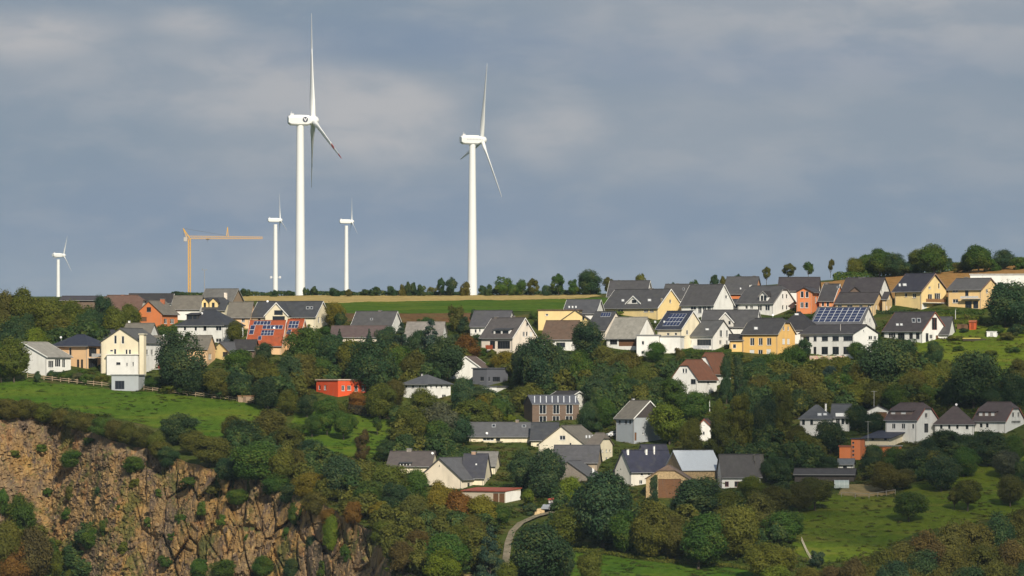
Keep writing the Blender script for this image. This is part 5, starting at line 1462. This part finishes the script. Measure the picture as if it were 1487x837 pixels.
CL = {'dk': (0.037, 0.076, 0.028), 'gr': (0.060, 0.116, 0.016), 'ol': (0.108, 0.124, 0.015), 'ye': (0.190, 0.158, 0.014), 'li': (0.125, 0.168, 0.012),
      'br': (0.110, 0.082, 0.024), 'or': (0.190, 0.092, 0.016), 'sp': (0.032, 0.068, 0.044), 'gy': (0.105, 0.114, 0.064), 'ob': (0.106, 0.104, 0.018)}
CN = {'dk': 'dark green', 'gr': 'green', 'ol': 'olive', 'ye': 'yellowish', 'li': 'bright green', 'br': 'brown', 'or': 'orange', 'sp': 'blue-green', 'gy': 'silvery', 'ob': 'olive-brown'}
PLANTED = []
rt = random.Random(21)
def tree(u, vt, w, h, c, kind='round', trunk=None, fill=False, Y=None):
    vb = vt + h
    Y = Y or Y_of(u, vb)
    s = Y / F
    wm, hm_ = w * s, h * s
    base = P(u, vb, Y)
    k = kind
    if kind == 'round' and w < 26: k = 'small'
    if kind == 'round' and w < 36 and h < 26: k = 'shrub'
    cl = CL[c]
    j = [rt.uniform(.84, 1.18) for _ in range(2)]
    col_ = (cl[0] * j[0] * rt.uniform(.9, 1.12), cl[1] * j[0], cl[2] * j[0] * rt.uniform(.85, 1.2))
    nm_ = 'autumn_tree' if c in ('or', 'br', 'ye') else 'young_tree' if k == 'small' else 'broadleaf_tree'
    nm = {'conifer': 'conifer', 'shrub': 'bush', 'poplar': 'poplar', 'tall': 'birch_tree'}.get(k, nm_)
    root = empty(nm, base, rt.uniform(0, 6.28))
    cb = trunk if trunk is not None else {'shrub': 0.0, 'conifer': .03, 'poplar': .03, 'tall': .06}.get(k, .08)
    cm = rt.choice(CROWN[k])
    cr_ = link('crown', cm, None, root, col_)
    fx = 1.06 if k in ('round', 'small') else 1.0
    cr_.location = (0, 0, hm_ * cb - (.25 if k == 'shrub' else 0)); cr_.scale = (wm * fx * rt.uniform(.88, 1.14), wm * fx * rt.uniform(.88, 1.14), hm_ * (1 - cb) * 1.03)
    if k in ('round', 'small', 'tall', 'oval'): cr_.rotation_euler = (rt.uniform(-.13, .13), rt.uniform(-.13, .13), 0)
    if k != 'shrub':
        tk = link('trunk', rt.choice(TRUNK), 'bark', root)
        tk.scale = (min(wm, hm_) * .8, min(wm, hm_) * .8, hm_ * (.62 + cb * .5)); tk.location = (0, 0, 0)
    PLANTED.append([root, u, vt, vb, w, h, c, k])
    return root

T = '''8,425,40,72,ob;38,418,52,78,ol;15,470,50,60,dk;75,432,56,66,ol;62,432,22,28,ye;150,428,36,60,dk;105,440,48,64,ol;90,455,40,52,ob;125,450,46,56,dk;165,446,44,52,ol;187,442,34,50,ol;48,478,46,48,li;20,492,56,64,ol;2,500,34,56,gr;30,455,40,60,dk;135,470,40,40,gr
152,541,16,17,gr;138,539,16,18,dk;214,540,14,18,dk;55,536,12,20,dk;78,534,22,17,dk;95,536,26,17,gr;112,536,24,19,gy;130,537,26,20,gr;146,540,24,18,ol;120,534,14,10,gr
265,485,72,86,dk;250,520,40,48,dk;273,479,15,18,dk;297,490,20,18,gr;341,468,28,36,ol;382,496,26,32,dk;346,508,44,38,gr;376,519,48,42,ob;318,534,44,44,ob;285,536,46,38,dk;417,519,46,60,dk;440,511,40,56,ob;389,548,46,46,dk;419,567,32,36,ol;440,476,58,60,gr;482,486,52,68,dk
225,547,36,19,gr;248,551,34,18,li;270,556,30,16,gr;446,572,30,34,dk;477,576,44,40,gr;398,536,36,44,ol;350,540,44,42,dk;330,556,36,23,ob
225,480,46,16,gr;205,476,30,14,gr
487,437,34,42,ye;493,452,20,30,dk;662,442,25,40,ob;673,458,22,30,dk;690,443,15,22,dk;618,457,28,18,gr;727,447,10,10,dk;775,447,16,16,gr
493,478,11,20,sp,conifer;536,478,11,22,sp,conifer;562,474,38,40,dk;583,470,36,50,sp,conifer;625,466,46,66,sp,conifer;606,480,30,46,dk;680,485,38,44,or;692,484,16,26,dk;650,492,52,68,dk;545,496,68,76,dk;508,492,50,66,ol;600,512,46,50,ob;493,540,18,18,gr;466,520,34,40,gr;575,505,40,54,gr
572,550,34,42,ob;552,560,50,50,ol;520,570,26,28,or;484,584,34,30,ol;618,566,46,48,ol;668,545,36,58,dk;702,562,42,28,dk;734,510,42,38,ye;714,518,26,24,gr;781,489,66,90,dk;760,500,44,70,dk;806,500,50,74,dk;687,580,56,50,ol;701,577,26,36,ye;640,588,58,58,gy;612,596,46,52,ol;634,608,42,46,gr;721,578,34,38,gr;757,560,40,36,ol;740,598,22,20,li;590,590,40,46,ol;660,604,46,44,dk
855,469,48,56,dk;845,512,48,60,gr;875,500,42,50,ob;912,512,48,48,ob;882,530,46,50,dk;930,530,48,48,ol;918,552,48,42,dk;952,548,46,48,dk;978,548,46,50,gr;1008,566,48,48,gr;862,568,28,58,dk,conifer;876,578,34,44,gr;852,582,32,46,dk;972,584,56,62,li;1003,608,34,56,ol;952,496,33,31,gr;988,504,15,18,ob;870,545,44,50,dk;898,545,40,46,gr
1055,512,26,74,dk,poplar;1073,516,28,68,dk,poplar;1070,580,54,88,ol,tall;1040,588,30,76,ol,tall;1090,556,42,66,dk;1134,562,52,90,ol,tall;1110,575,40,80,dk;1050,606,40,66,ol,tall
1150,505,48,44,gr;1120,514,36,38,gr;1100,520,46,46,dk;1169,491,23,30,dk;1142,540,48,42,dk;1168,536,48,48,ob;1105,545,38,38,ob;1206,533,36,30,sp;1228,518,40,42,ol;1194,520,36,32,ol;1252,528,36,46,ob;1282,489,74,84,dk;1246,496,28,30,gr;1160,566,42,42,dk;1190,562,46,40,ob;1240,560,52,36,ol;1275,556,42,42,ob;1320,545,48,50,ob;1205,612,58,48,dk;1170,628,46,42,ol;1155,618,32,38,ob;1268,645,28,34,gr;1245,590,34,36,dk;1270,600,36,32,dk;1216,540,50,40,gr;1300,560,40,44,gr
1321,491,25,26,dk;1360,495,32,40,dk;1414,507,72,88,dk;1350,528,46,52,ol;1370,526,32,46,ol;1325,538,46,48,ob;1382,550,36,42,dk;1468,540,42,54,dk;1481,520,36,42,ob;1460,410,66,66,dk;1483,420,40,56,dk;1448,470,34,16,gr;1478,468,34,18,dk;1340,556,40,36,gr;1440,560,44,36,dk
1243,375,30,30,ol;1278,361,46,42,gr;1262,370,32,32,gr;1300,370,34,32,dk;1357,357,50,42,gr;1338,364,36,32,ol;1322,376,32,24,dk;1421,356,44,40,gr;1408,368,30,28,dk;1395,374,26,22,ob;1440,370,28,24,gr;1458,364,34,28,dk;1480,368,26,24,gr;1376,372,24,22,dk
1113,387,15,26,ob,round,.25;1145,382,21,26,ob,round,.2;1174,379,16,26,gr,round,.25;1206,376,13,26,ob,round,.3;1072,394,13,20,dk
884,402,20,26,ob;900,404,24,24,dk;928,396,16,28,ol;975,406,13,20,dk;1008,402,14,22,gr;1038,396,15,24,dk;1050,398,12,22,ob
569,411,15,19,dk;583,410,12,20,ob;592,406,11,24,dk;600,407,13,23,dk;612,407,15,23,dk;640,403,16,27,dk;655,402,17,28,dk;678,406,22,24,ob;711,410,15,20,dk;729,400,25,30,gr;745,406,17,24,gr;759,404,17,26,gr;774,404,19,26,ob;794,408,14,22,dk;811,397,24,33,gr;834,404,19,26,gr;857,394,33,36,dk;700,412,14,16,dk;628,412,14,16,ob
257,421,22,12,dk;313,419,22,14,dk;356,414,17,17,dk;398,418,12,13,dk;444,414,10,16,dk;456,413,13,17,dk;487,414,17,17,dk;507,418,14,13,ob;547,414,22,16,dk;530,418,16,12,dk;420,420,14,10,dk
524,628,28,44,br,oval;590,632,46,38,dk;560,640,30,30,dk;498,662,66,66,dk;560,672,58,58,ol;448,684,46,46,ye;434,655,42,44,ob;606,680,36,52,gr;634,698,46,66,ye;667,712,44,56,or;698,722,42,48,ye;603,716,46,58,ob;549,730,30,28,ye;509,728,34,38,or;477,738,32,32,or;481,750,28,58,li;556,756,38,42,ol;604,768,36,42,br;646,775,66,72,gr;640,800,54,52,li;585,785,42,52,br;712,765,46,84,sp,conifer;733,818,32,42,ol;727,735,28,28,gr;570,700,44,50,dk;530,700,44,50,gr;545,690,40,40,ol;665,760,44,50,ol;690,750,40,44,ob;618,740,40,44,ob;460,712,40,40,ob;515,680,40,44,dk
107,655,36,26,gr;146,700,18,24,dk;103,704,18,28,ob;98,731,18,22,gr;177,727,16,18,gr;135,768,34,34,gr;154,752,16,32,gr;196,662,44,28,gr;131,632,28,14,gr;295,724,18,24,gr;345,710,34,26,gr;247,650,36,32,dk;290,812,34,34,gr;327,811,40,34,gr;380,808,36,34,gr;372,640,80,62,gr;352,612,52,44,dk;358,630,34,18,or;305,632,58,46,ob;395,594,62,48,ob;258,603,62,42,dk;340,604,46,40,ob;420,620,44,44,ob;410,655,50,46,ol;452,640,40,40,dk;330,665,44,38,dk;400,690,46,36,gr;425,700,36,36,dk;430,730,28,36,gr
60,640,20,16,gr;200,692,22,16,ol;232,704,18,18,gr;262,742,18,18,gr;182,784,24,20,ol;322,744,16,18,gr;415,764,18,26,gr;452,776,20,30,dk;240,802,20,20,gr;214,748,16,16,gr;70,706,16,14,gr;20,650,20,14,ol;170,690,14,12,ol;275,690,26,16,gr;310,700,22,16,ob;505,790,20,34,gr;470,812,24,34,gr;425,812,26,32,dk;250,770,14,14,gr;360,770,14,18,gr
36,722,50,66,gr;8,752,50,90,ob;45,765,60,90,br;72,785,46,64,gr;2,708,22,46,gr;92,800,42,52,ol;108,818,36,40,ol;20,790,50,70,or
10,578,44,34,ob;38,580,40,32,ob;62,586,36,30,ol;88,594,36,28,ob;108,598,36,28,ob;128,602,36,30,ob;148,606,36,30,gr;168,610,36,32,ob;188,614,36,34,ob;208,620,36,34,ob;228,626,34,34,ol;280,625,40,36,ob;232,640,36,30,ob
758,656,46,62,dk;790,652,56,76,dk;770,708,22,30,li;769,727,22,20,dk;828,690,34,48,li;776,762,86,88,dk;876,686,100,112,dk;826,740,62,56,ol;855,798,42,50,ol;944,730,62,84,ol;1014,745,78,82,gr;1072,732,64,82,ol;1010,694,82,64,dk;910,742,48,66,gr;1098,694,30,42,li;1060,714,50,46,ol;1108,712,52,72,ob;950,690,20,44,dk,poplar;978,732,26,26,dk;1108,788,52,56,ol;845,720,46,50,dk;900,720,50,60,dk;980,750,50,64,ob;1036,712,44,46,gr;820,790,40,50,dk
1128,664,48,40,dk;1183,693,56,48,ob,round,.22;1090,692,42,36,li;1125,706,58,48,ob;1138,740,52,50,gr;1078,735,60,70,ol;1122,790,64,52,ol;1186,798,24,28,sp;1160,700,44,44,ob
1320,712,50,46,gr,round,.14;1405,695,46,48,ol,round,.24;1386,706,20,36,ob,round,.28;1467,690,48,46,ob,round,.12;1367,660,56,54,dk;1400,650,48,44,gr;1330,648,58,48,dk;1285,672,48,44,ob;1310,680,46,32,ob;1376,624,62,38,dk;1435,628,62,50,dk;1462,655,50,40,gy;1487,666,22,42,dk;1267,650,36,38,dk;1200,662,34,26,dk;1350,640,46,44,dk;1410,632,46,40,dk;1470,632,44,44,gr;1300,650,40,40,gr
1240,812,54,60,br;1280,800,54,66,ob;1312,790,54,70,ob;1345,775,56,70,br;1380,765,56,76,ob;1420,755,58,80,ob;1455,748,58,80,dk;1484,740,50,80,ob;1300,815,56,66,dk;1340,802,56,70,dk;1385,800,56,72,ob;1430,790,58,72,ob;1470,785,58,76,br;1360,825,54,60,ob;1410,820,58,60,dk;1452,818,58,62,ob;1487,815,40,60,dk;1205,820,46,46,br;1129,820,46,44,li;1170,822,40,44,ob;1265,822,50,50,ob;1320,830,50,50,ob
878,455,18,16,gr;897,448,20,12,li;905,470,16,14,dk;1000,470,22,14,dk;1018,458,18,12,gr;1064,462,18,14,gr;1082,452,16,12,dk;1180,452,22,14,gr;1196,458,18,14,ol;1168,462,16,16,dk;1262,468,20,18,dk;1272,480,16,16,gr;1290,470,22,14,dk;1316,462,20,16,ob;1330,456,16,16,dk;1326,470,18,14,gr;1160,500,20,18,dk;1072,508,18,14,gr;1086,516,22,14,ol;1040,510,18,12,gr;1190,512,12,8,li;1206,512,10,8,gr;985,500,14,14,br;1000,508,16,12,gr;960,520,20,12,gr;930,512,18,14,ol;905,512,22,14,ob;1262,506,22,20,gr;640,468,20,14,gr;660,480,24,18,dk;700,500,18,16,gr;715,505,16,14,ol;780,500,24,18,dk;830,470,20,16,gr;846,458,14,14,dk;310,505,18,14,gr;330,498,20,14,ol;372,480,16,16,dk;470,470,26,20,gr;452,466,16,14,ol;500,470,24,14,ob;196,500,16,14,gr;1340,508,18,12,gr;1385,484,20,10,ol;1395,500,22,10,gr;1440,505,24,12,ol;1470,500,24,12,gr;1425,520,20,10,ol;1400,474,14,8,dk;790,446,18,14,dk;872,446,14,14,ob;1462,480,30,14,ob
475,600,24,34,gr,round,.2;453,604,30,32,gr,round,.2;499,596,32,44,gr,round,.14;515,604,16,18,gr;548,604,16,28,gr,round,.2;432,610,20,24,gr'''
SHADE = []
for line in T.split('\n'):
    for e in line.split(';'):
        q = e.split(',')
        tree(float(q[0]), float(q[1]), float(q[2]), float(q[3]), q[4], q[5] if len(q) > 5 else 'round', float(q[6]) if len(q) > 6 else None)

# ---- random planting fills the woods between, keeping house fronts and meadows free
def blocked(u, vb, w, h):
    for (a, t, c_, b2) in CLEAR:
        if vb > b2 - 1 and u + w * .5 > a and u - w * .5 < c_ and vb - h < b2 - 2: return True
        if vb <= b2 and a - w * .5 < u < c_ + w * .5 and vb > b2 - 10: return True
    return False
WOODS = [((300, 545, 480, 598), 'dk dk ob ol gr', 22), ((470, 520, 700, 600), 'dk dk gr ol ob', 34), ((690, 530, 1060, 612), 'dk dk gr ol ob', 52), ((1060, 530, 1340, 612), 'dk gr ol ob ob', 40),
         ((1320, 540, 1487, 596), 'dk ol ob gr', 14), ((420, 690, 740, 838), 'dk gr ol ob ye', 60), ((560, 610, 720, 690), 'dk ol gr', 22), ((800, 740, 1160, 806), 'dk gr ol', 30),
         ((0, 470, 200, 520), 'dk ol ob gr', 22), ((1060, 640, 1480, 700), 'dk dk ob gr', 34), ((1230, 815, 1487, 880), 'br ob dk', 24), ((340, 640, 480, 720), 'dk ob gr ol', 18), ((1130, 690, 1200, 740), 'ob gr', 6), ((0, 790, 130, 860), 'br ol gr', 14)]
fp = [f[3] for f in FIELDS]
FILL = []
for (x0, y0, x1, y1), cols, n in WOODS:
    got = []
    for k_ in range(n * 10):
        if len(got) >= n: break
        u, vb = rt.uniform(x0, x1), rt.uniform(y0, y1)
        w, h = rt.uniform(32, 50), rt.uniform(32, 50)
        if any(abs(u - a) < 15 and abs(vb - b2) < 9 for a, b2 in got): continue
        if any(inpoly(u, vb, f) for f in fp) or blocked(u, vb, w, h): continue
        if abs(u - 740) < 26 and 738 < vb < 838: continue
        if u < 560 and vb > np.interp(u, *RIM_T) - 2 and x0 > 300: continue
        if any(inpoly(u + dx, vb - h * .7, fp[i]) for i in (1, 2) for dx in (-14, 0, 14)) or any(inpoly(u + dx, vb - h * .4, fp[i]) for i in (0, 1, 2) for dx in (-16, 16)): continue
        got.append((u, vb)); FILL.append((u, vb, w, h, rt.choice(cols.split())))

# the wood behind the single trees reads as one mass
fm = []
for i in range(4):
    me = leaf_mesh('wood', 'round', 80 + i, 2300, .050, 26)
    a = np.empty(len(me.vertices) * 3, np.float32); me.vertices.foreach_get('co', a)
    va = np.empty(len(me.vertices), np.float32); me.attributes['var'].data.foreach_get('value', va)
    fm.append((a.reshape(-1, 3), va)); bpy.data.meshes.remove(me)
for tone, cs in (('dark', 'dk gr sp'), ('pale', 'ol ob ye br gy li or')):
    V_, A_ = [], []
    for (u, vb, w, h, c) in FILL:
        if c not in cs.split(): continue
        Y = Y_of(u, vb); s_ = Y / F; b_ = P(u, vb, Y)
        q, va = fm[rt.randrange(4)]
        an = rt.uniform(0, 6.28); cc, ss = math.cos(an) * w * s_, math.sin(an) * w * s_
        V_.append(np.stack([q[:, 0] * cc - q[:, 1] * ss + b_.x, q[:, 0] * ss + q[:, 1] * cc + b_.y, q[:, 2] * h * s_ + b_.z], 1)); A_.append(va)
    o = link('woodland', leaf_data('woodland', np.concatenate(V_), np.concatenate(A_)), None, None, (.046, .088, .024) if tone == 'dark' else (.102, .110, .018))
    tag(o, tone + ' green background foliage of the hillside wood', kind='stuff')

# ---- labels that say which tree: colour, kind and the landmark it stands by
def near_ref(u, v):
    best = None
    for (nm, a, t, c_, b2) in REFS:
        dx = max(a - u, 0, u - c_); dy = max(t - v, 0, v - b2)
        dd = math.hypot(dx, dy * 1.3)
        if best is None or dd < best[0]: best = (dd, nm, a, t, c_, b2)
    return best
EXTRA = [('the tallest turbine', 425, 380, 447, 420), ('the central turbine', 678, 380, 695, 420), ('the quarry face', 60, 660, 420, 837), ('the crane', 268, 400, 282, 425), ('the pasture', 60, 570, 330, 596),
         ('the orchard lawn', 440, 605, 556, 650), ('the sloping meadow', 1180, 735, 1440, 800), ('the orange field', 1230, 390, 1487, 415), ('the bottom meadow strip', 830, 810, 1080, 837), ('the lane', 736, 750, 800, 800), ('the stubble field', 560, 428, 850, 436)]
REFS += EXTRA
groups = {}
KN = {'conifer': 'conifer', 'shrub': 'bush', 'poplar': 'poplar', 'tall': 'birch', 'round': 'tree', 'small': 'tree', 'oval': 'tree'}
for it in PLANTED:
    root, u, vt, vb, w, h, c, k = it
    dd, nm, a, t, c_, b2 = near_ref(u, (vt + vb) / 2)
    vm = (vt + vb) / 2
    if u < a: rel = 'left of'
    elif u > c_: rel = 'right of'
    elif vm > (t + b2) / 2: rel = 'below' if vm > b2 else 'in front of'
    else: rel = 'above' if vm < t else 'behind'
    if rel in ('left of', 'right of') and vm > b2 + 25: rel = rel.replace(' of', '') + ' below'; rel = 'down ' + rel.replace('left below', 'left of').replace('right below', 'right of')
    groups.setdefault((CN[c], KN[k], rel, nm), []).append(it)
ORD = ['first', 'second', 'third', 'fourth', 'fifth', 'sixth', 'seventh', 'eighth', 'ninth', 'tenth', 'eleventh', 'twelfth', 'thirteenth', 'fourteenth', 'fifteenth']
for (cn, kn, rel, nm), its in groups.items():
    its.sort(key=lambda t_: t_[1])
    for i, it in enumerate(its):
        lb = f'{cn} {kn} {rel} {nm}'
        if len(its) > 1: lb += f', {ORD[min(i, 14)]} from left'
        tag(it[0], lb, 'bush' if kn == 'bush' else 'tree', 'trees and bushes on the hillside')

# ---- hedges
def hedge(label, pts, wd, hg, c, n=2600, seed=0, ls=.16, name='hedge'):
    r = np.random.default_rng(seed)
    gp = [G(*p) for p in pts]
    o = gp[0]
    segs = [(a, b2) for a, b2 in zip(gp[:-1], gp[1:])]
    ln = np.array([(b2 - a).length for a, b2 in segs]); 
    vs, var = [], []
    for i in range(n):
        a, b2 = segs[r.choice(len(segs), p=ln / ln.sum())]
        p = a.lerp(b2, r.uniform()) - o
        bump_ = .75 + .35 * mnoise.noise(Vector((p.x * .3, p.y * .3, seed)))
        ang = r.uniform(0, math.pi); q = r.uniform(.6, 1.05)
        off = Vector((r.normal() * .05, math.cos(ang) * wd / 2 * q, math.sin(ang) ** .6 * hg * q * bump_))
        nn = Vector((r.normal() * .5, math.cos(ang) + r.normal() * .4, math.sin(ang) + r.normal() * .4)).normalized()
        t = nn.cross(Vector((r.normal(), r.normal(), r.normal()))).normalized(); bt = nn.cross(t)
        s_ = ls * r.uniform(.6, 1.4)
        ctr = p + off
        vs += [ctr - t * s_, ctr - bt * s_ * .7, ctr + t * s_, ctr + bt * s_ * .7]
        vv = r.uniform(); var += [vv] * 4
    root = empty(name, o)
    me = leaf_data('foliage', np.array([tuple(v) for v in vs]), np.array(var))
    link('foliage', me, None, root, CL[c] if isinstance(c, str) else c)
    m_ = MB()
    for a, b2 in segs:
        for t in np.linspace(.1, .9, 5):
            p = a.lerp(b2, t) - o; m_.tube(p + Vector((0, 0, -.3)), p + Vector((0, 0, hg * .6)), .06, .03, 5)
    m_.build('stem', 'bark', root)
    tag(root, label, 'hedge')
    return root
hedge('dark brown hedge along the top of the orchard lawn', [(506, 600), (535, 605), (566, 610)], 1.6, 3.4, (0.05, 0.042, 0.03), 3500, 1)
hedge('low hedgerow along the horizon left of the tallest turbine', [(250, 430), (330, 430), (428, 429.6)], 2.5, 1.6, 'dk', 3500, 2, .25)
hedge('low hedgerow along the horizon between the two tall turbines', [(446, 429.6), (560, 429.4), (670, 429)], 2.5, 1.8, 'dk', 5000, 3, .25)
hedge('low hedgerow along the horizon right of the central turbine', [(698, 429), (790, 428.6), (872, 428.4)], 2.5, 2.2, 'dk', 5000, 4, .25)
hedge('hedgerow along the top of the orange field at the right', [(1210, 408), (1300, 400.6), (1400, 392), (1500, 384)], 4, 3.0, 'gr', 9000, 5, .25)
hedge('upper green vine row below the pale yellow houses', [(1349, 456), (1390, 456), (1430, 457)], 1.0, 1.7, 'gr', 2500, 6)
hedge('middle green vine row below the pale yellow houses', [(1352, 462), (1390, 463), (1426, 464)], 1.0, 1.4, 'li', 2200, 7)
hedge('lower green vine row below the pale yellow houses', [(1356, 468), (1390, 470), (1420, 471)], 1.0, 1.4, 'li', 2200, 8)
hedge('garden hedge below the terracotta house', [(214, 482), (240, 484), (256, 486)], 1.6, 2.6, 'gr', 2200, 9)
hedge('low hedge below the white balcony house', [(988, 512), (1030, 514), (1062, 512)], 1.2, 1.4, 'gr', 1800, 10)
hedge('hedge in front of the ochre house', [(1270, 456), (1300, 458), (1322, 458)], 1.4, 1.8, 'dk', 1800, 11)
hedge('rough hedge along the bottom meadow strip below the tree row', [(826, 800), (880, 806), (960, 818), (1060, 824), (1110, 834)], 2.2, 1.3, 'ol', 4200, 12)

# ---- undergrowth: brambles and scrub nobody could count
r = np.random.default_rng(5)
tv = []; tvar = []
for i in range(3):
    me = leaf_mesh('tuft', 'shrub', 90 + i, 110, .10)
    a = np.empty(len(me.vertices) * 3, np.float32); me.vertices.foreach_get('co', a)
    va = np.empty(len(me.vertices), np.float32); me.attributes['var'].data.foreach_get('value', va)
    tv.append(a.reshape(-1, 3)); tvar.append(va); bpy.data.meshes.remove(me)
BOUND = [(200, 470, 1487, 600), (420, 590, 1487, 700), (420, 690, 1180, 840), (0, 570, 240, 606), (0, 440, 240, 545), (1180, 800, 1487, 845), (840, 440, 1487, 520), (1180, 690, 1290, 712)]
OUT = {'under': ([], [], (0.070, 0.102, 0.015)), 'bramble': ([], [], (0.105, 0.095, 0.020))}
cnt = 0
for k_ in range(9000):
    b_ = BOUND[r.choice(len(BOUND), p=np.array([.34, .22, .22, .05, .06, .04, .05, .02]))]
    u, vb = r.uniform(b_[0], b_[2]), r.uniform(b_[1], b_[3])
    if any(inpoly(u, vb, f) for f in fp): continue
    if u < 560 and vb > np.interp(u, *RIM_T) - 1 : continue
    close = any(a - 3 < u < c_ + 3 and b2 - 10 < vb < b2 + 9 for (a, t, c_, b2) in CLEAR)
    if abs(u - np.interp(vb, [740, 746, 752, 762, 774, 790, 812], [815, 802, 778, 756, 744, 738, 736])) < 16 and vb > 736: continue
    i = r.integers(3)
    g_ = G(u, vb)
    an = r.uniform(0, 6.28); w = r.uniform(1.6, 4.0); h = r.uniform(.7, 1.9) if not close else r.uniform(.3, .65)
    q = tv[i].copy() * np.array((w, w, h)); c_, s_ = math.cos(an), math.sin(an)
    q = np.stack([q[:, 0] * c_ - q[:, 1] * s_, q[:, 0] * s_ + q[:, 1] * c_, q[:, 2]], 1) + np.array(g_)
    q[:, 2] -= .15
    key = 'under' if r.uniform() < .68 else 'bramble'
    OUT[key][0].append(q); OUT[key][1].append(tvar[i])
for key, nm, lb in (('under', 'undergrowth', 'green undergrowth and scrub between the trees'), ('bramble', 'bramble_scrub', 'brownish bramble scrub between the trees')):
    me = leaf_data(nm, np.concatenate(OUT[key][0]), np.concatenate(OUT[key][1]))
    tag(link(nm, me, None, None, OUT[key][2]), lb, kind='stuff')

# ---- tufts and weeds that roughen the meadows
r = np.random.default_rng(8)
GT = []
for i in range(2):
    me = leaf_mesh('tuft', 'shrub', 95 + i, 36, .16)
    a = np.empty(len(me.vertices) * 3, np.float32); me.vertices.foreach_get('co', a)
    va = np.empty(len(me.vertices), np.float32); me.attributes['var'].data.foreach_get('value', va)
    GT.append((a.reshape(-1, 3), va)); bpy.data.meshes.remove(me)
for nm, idxs, lb, c_, n in (('meadow_tufts', (0, 1, 3), 'dark grass tufts on the pastures', (.058, .110, .018), 1500), ('dry_grass_tufts', (2, 4), 'yellowish dry grass tufts on the sloping meadows', (.150, .150, .030), 1700), ('weed_fringe', (0, 2, 3), 'weedy olive fringe scattered over the grassland', (.105, .115, .028), 1100)):
    V_, A_ = [], []
    for k_ in range(n):
        f = FIELDS[idxs[r.integers(len(idxs))]][3]
        x0, x1, y0, y1 = min(p[0] for p in f), max(p[0] for p in f), min(p[1] for p in f), max(p[1] for p in f)
        u, v = r.uniform(max(x0, -20), min(x1, 1500)), r.uniform(y0, min(y1, 842))
        if not inpoly(u, v, f) or mnoise.noise(Vector((u * .03, v * .08, idxs[0]))) < r.uniform(-.5, .25): continue
        g_ = G(u, v); q, va = GT[r.integers(2)]
        w, h = r.uniform(.8, 2.4), r.uniform(.12, .38)
        V_.append(q * np.array((w, w, h)) + np.array(g_) + np.array((0, 0, .02))); A_.append(va)
    tag(link(nm, leaf_data(nm, np.concatenate(V_), np.concatenate(A_)), None, None, c_), lb, kind='stuff')

# ------------------------------------------------------------------ a drifting cloud outside the picture shades the lower right
def cloud(label, u, v, sx, sy, hgt):
    c0 = G(u, v) + TO_SUN * (hgt / TO_SUN.z)
    vs, fs = [], []
    nu_, nv_ = 48, 20
    for j in range(nv_ + 1):
        ph = -math.pi / 2 + math.pi * j / nv_
        for i in range(nu_):
            t = 2 * math.pi * i / nu_
            d = Vector((math.cos(ph) * math.cos(t), math.cos(ph) * math.sin(t), math.sin(ph)))
            k = 1 + .30 * mnoise.noise(d * 1.7 + Vector((u * .01, 0, 0))) + .16 * mnoise.noise(d * 4.1)
            vs.append(c0 + Vector((d.x * sx * k, d.y * sy * k, d.z * 26 * k)))
    for j in range(nv_):
        for i in range(nu_):
            fs.append((j * nu_ + i, j * nu_ + (i + 1) % nu_, (j + 1) * nu_ + (i + 1) % nu_, (j + 1) * nu_ + i))
    o = link('cloud', mesh('cloud', vs, fs), 'cloud_vapour'); tag(o, label, kind='structure')
    for p_ in o.data.polygons: p_.use_smooth = True
m, nt, b = material('cloud_vapour', 1.0, 0.0)
b.inputs['Base Color'].default_value = (.9, .9, .9, 1)
tp_ = N(nt, 'ShaderNodeBsdfTransparent'); mx = N(nt, 'ShaderNodeMixShader'); mx.inputs[0].default_value = 0.30
nt.links.new(tp_.outputs[0], mx.inputs[1]); nt.links.new(b.outputs[0], mx.inputs[2]); nt.links.new(mx.outputs[0], nt.nodes['Material Output'].inputs['Surface'])
cloud('thin drifting cloud above the lower right slope', 1450, 692, 74, 112, 520)

# ------------------------------------------------------------------ haze in the valley air
m = bpy.data.materials.new('valley_haze'); m.use_nodes = True; MATS['valley_haze'] = m
nt = m.node_tree
nt.nodes.remove(nt.nodes['Principled BSDF'])
pv = N(nt, 'ShaderNodeVolumePrincipled')
pv.inputs['Color'].default_value = (.62, .82, 1.0, 1); pv.inputs['Density'].default_value = 1.9e-5; pv.inputs['Anisotropy'].default_value = 0.0
nt.links.new(pv.outputs[0], nt.nodes['Material Output'].inputs['Volume'])
hz = MB().box(-9000, -1200, -140, 9000, 24000, 460).build('haze', 'valley_haze')
tag(hz, 'thin bluish haze filling the valley air', kind='stuff')
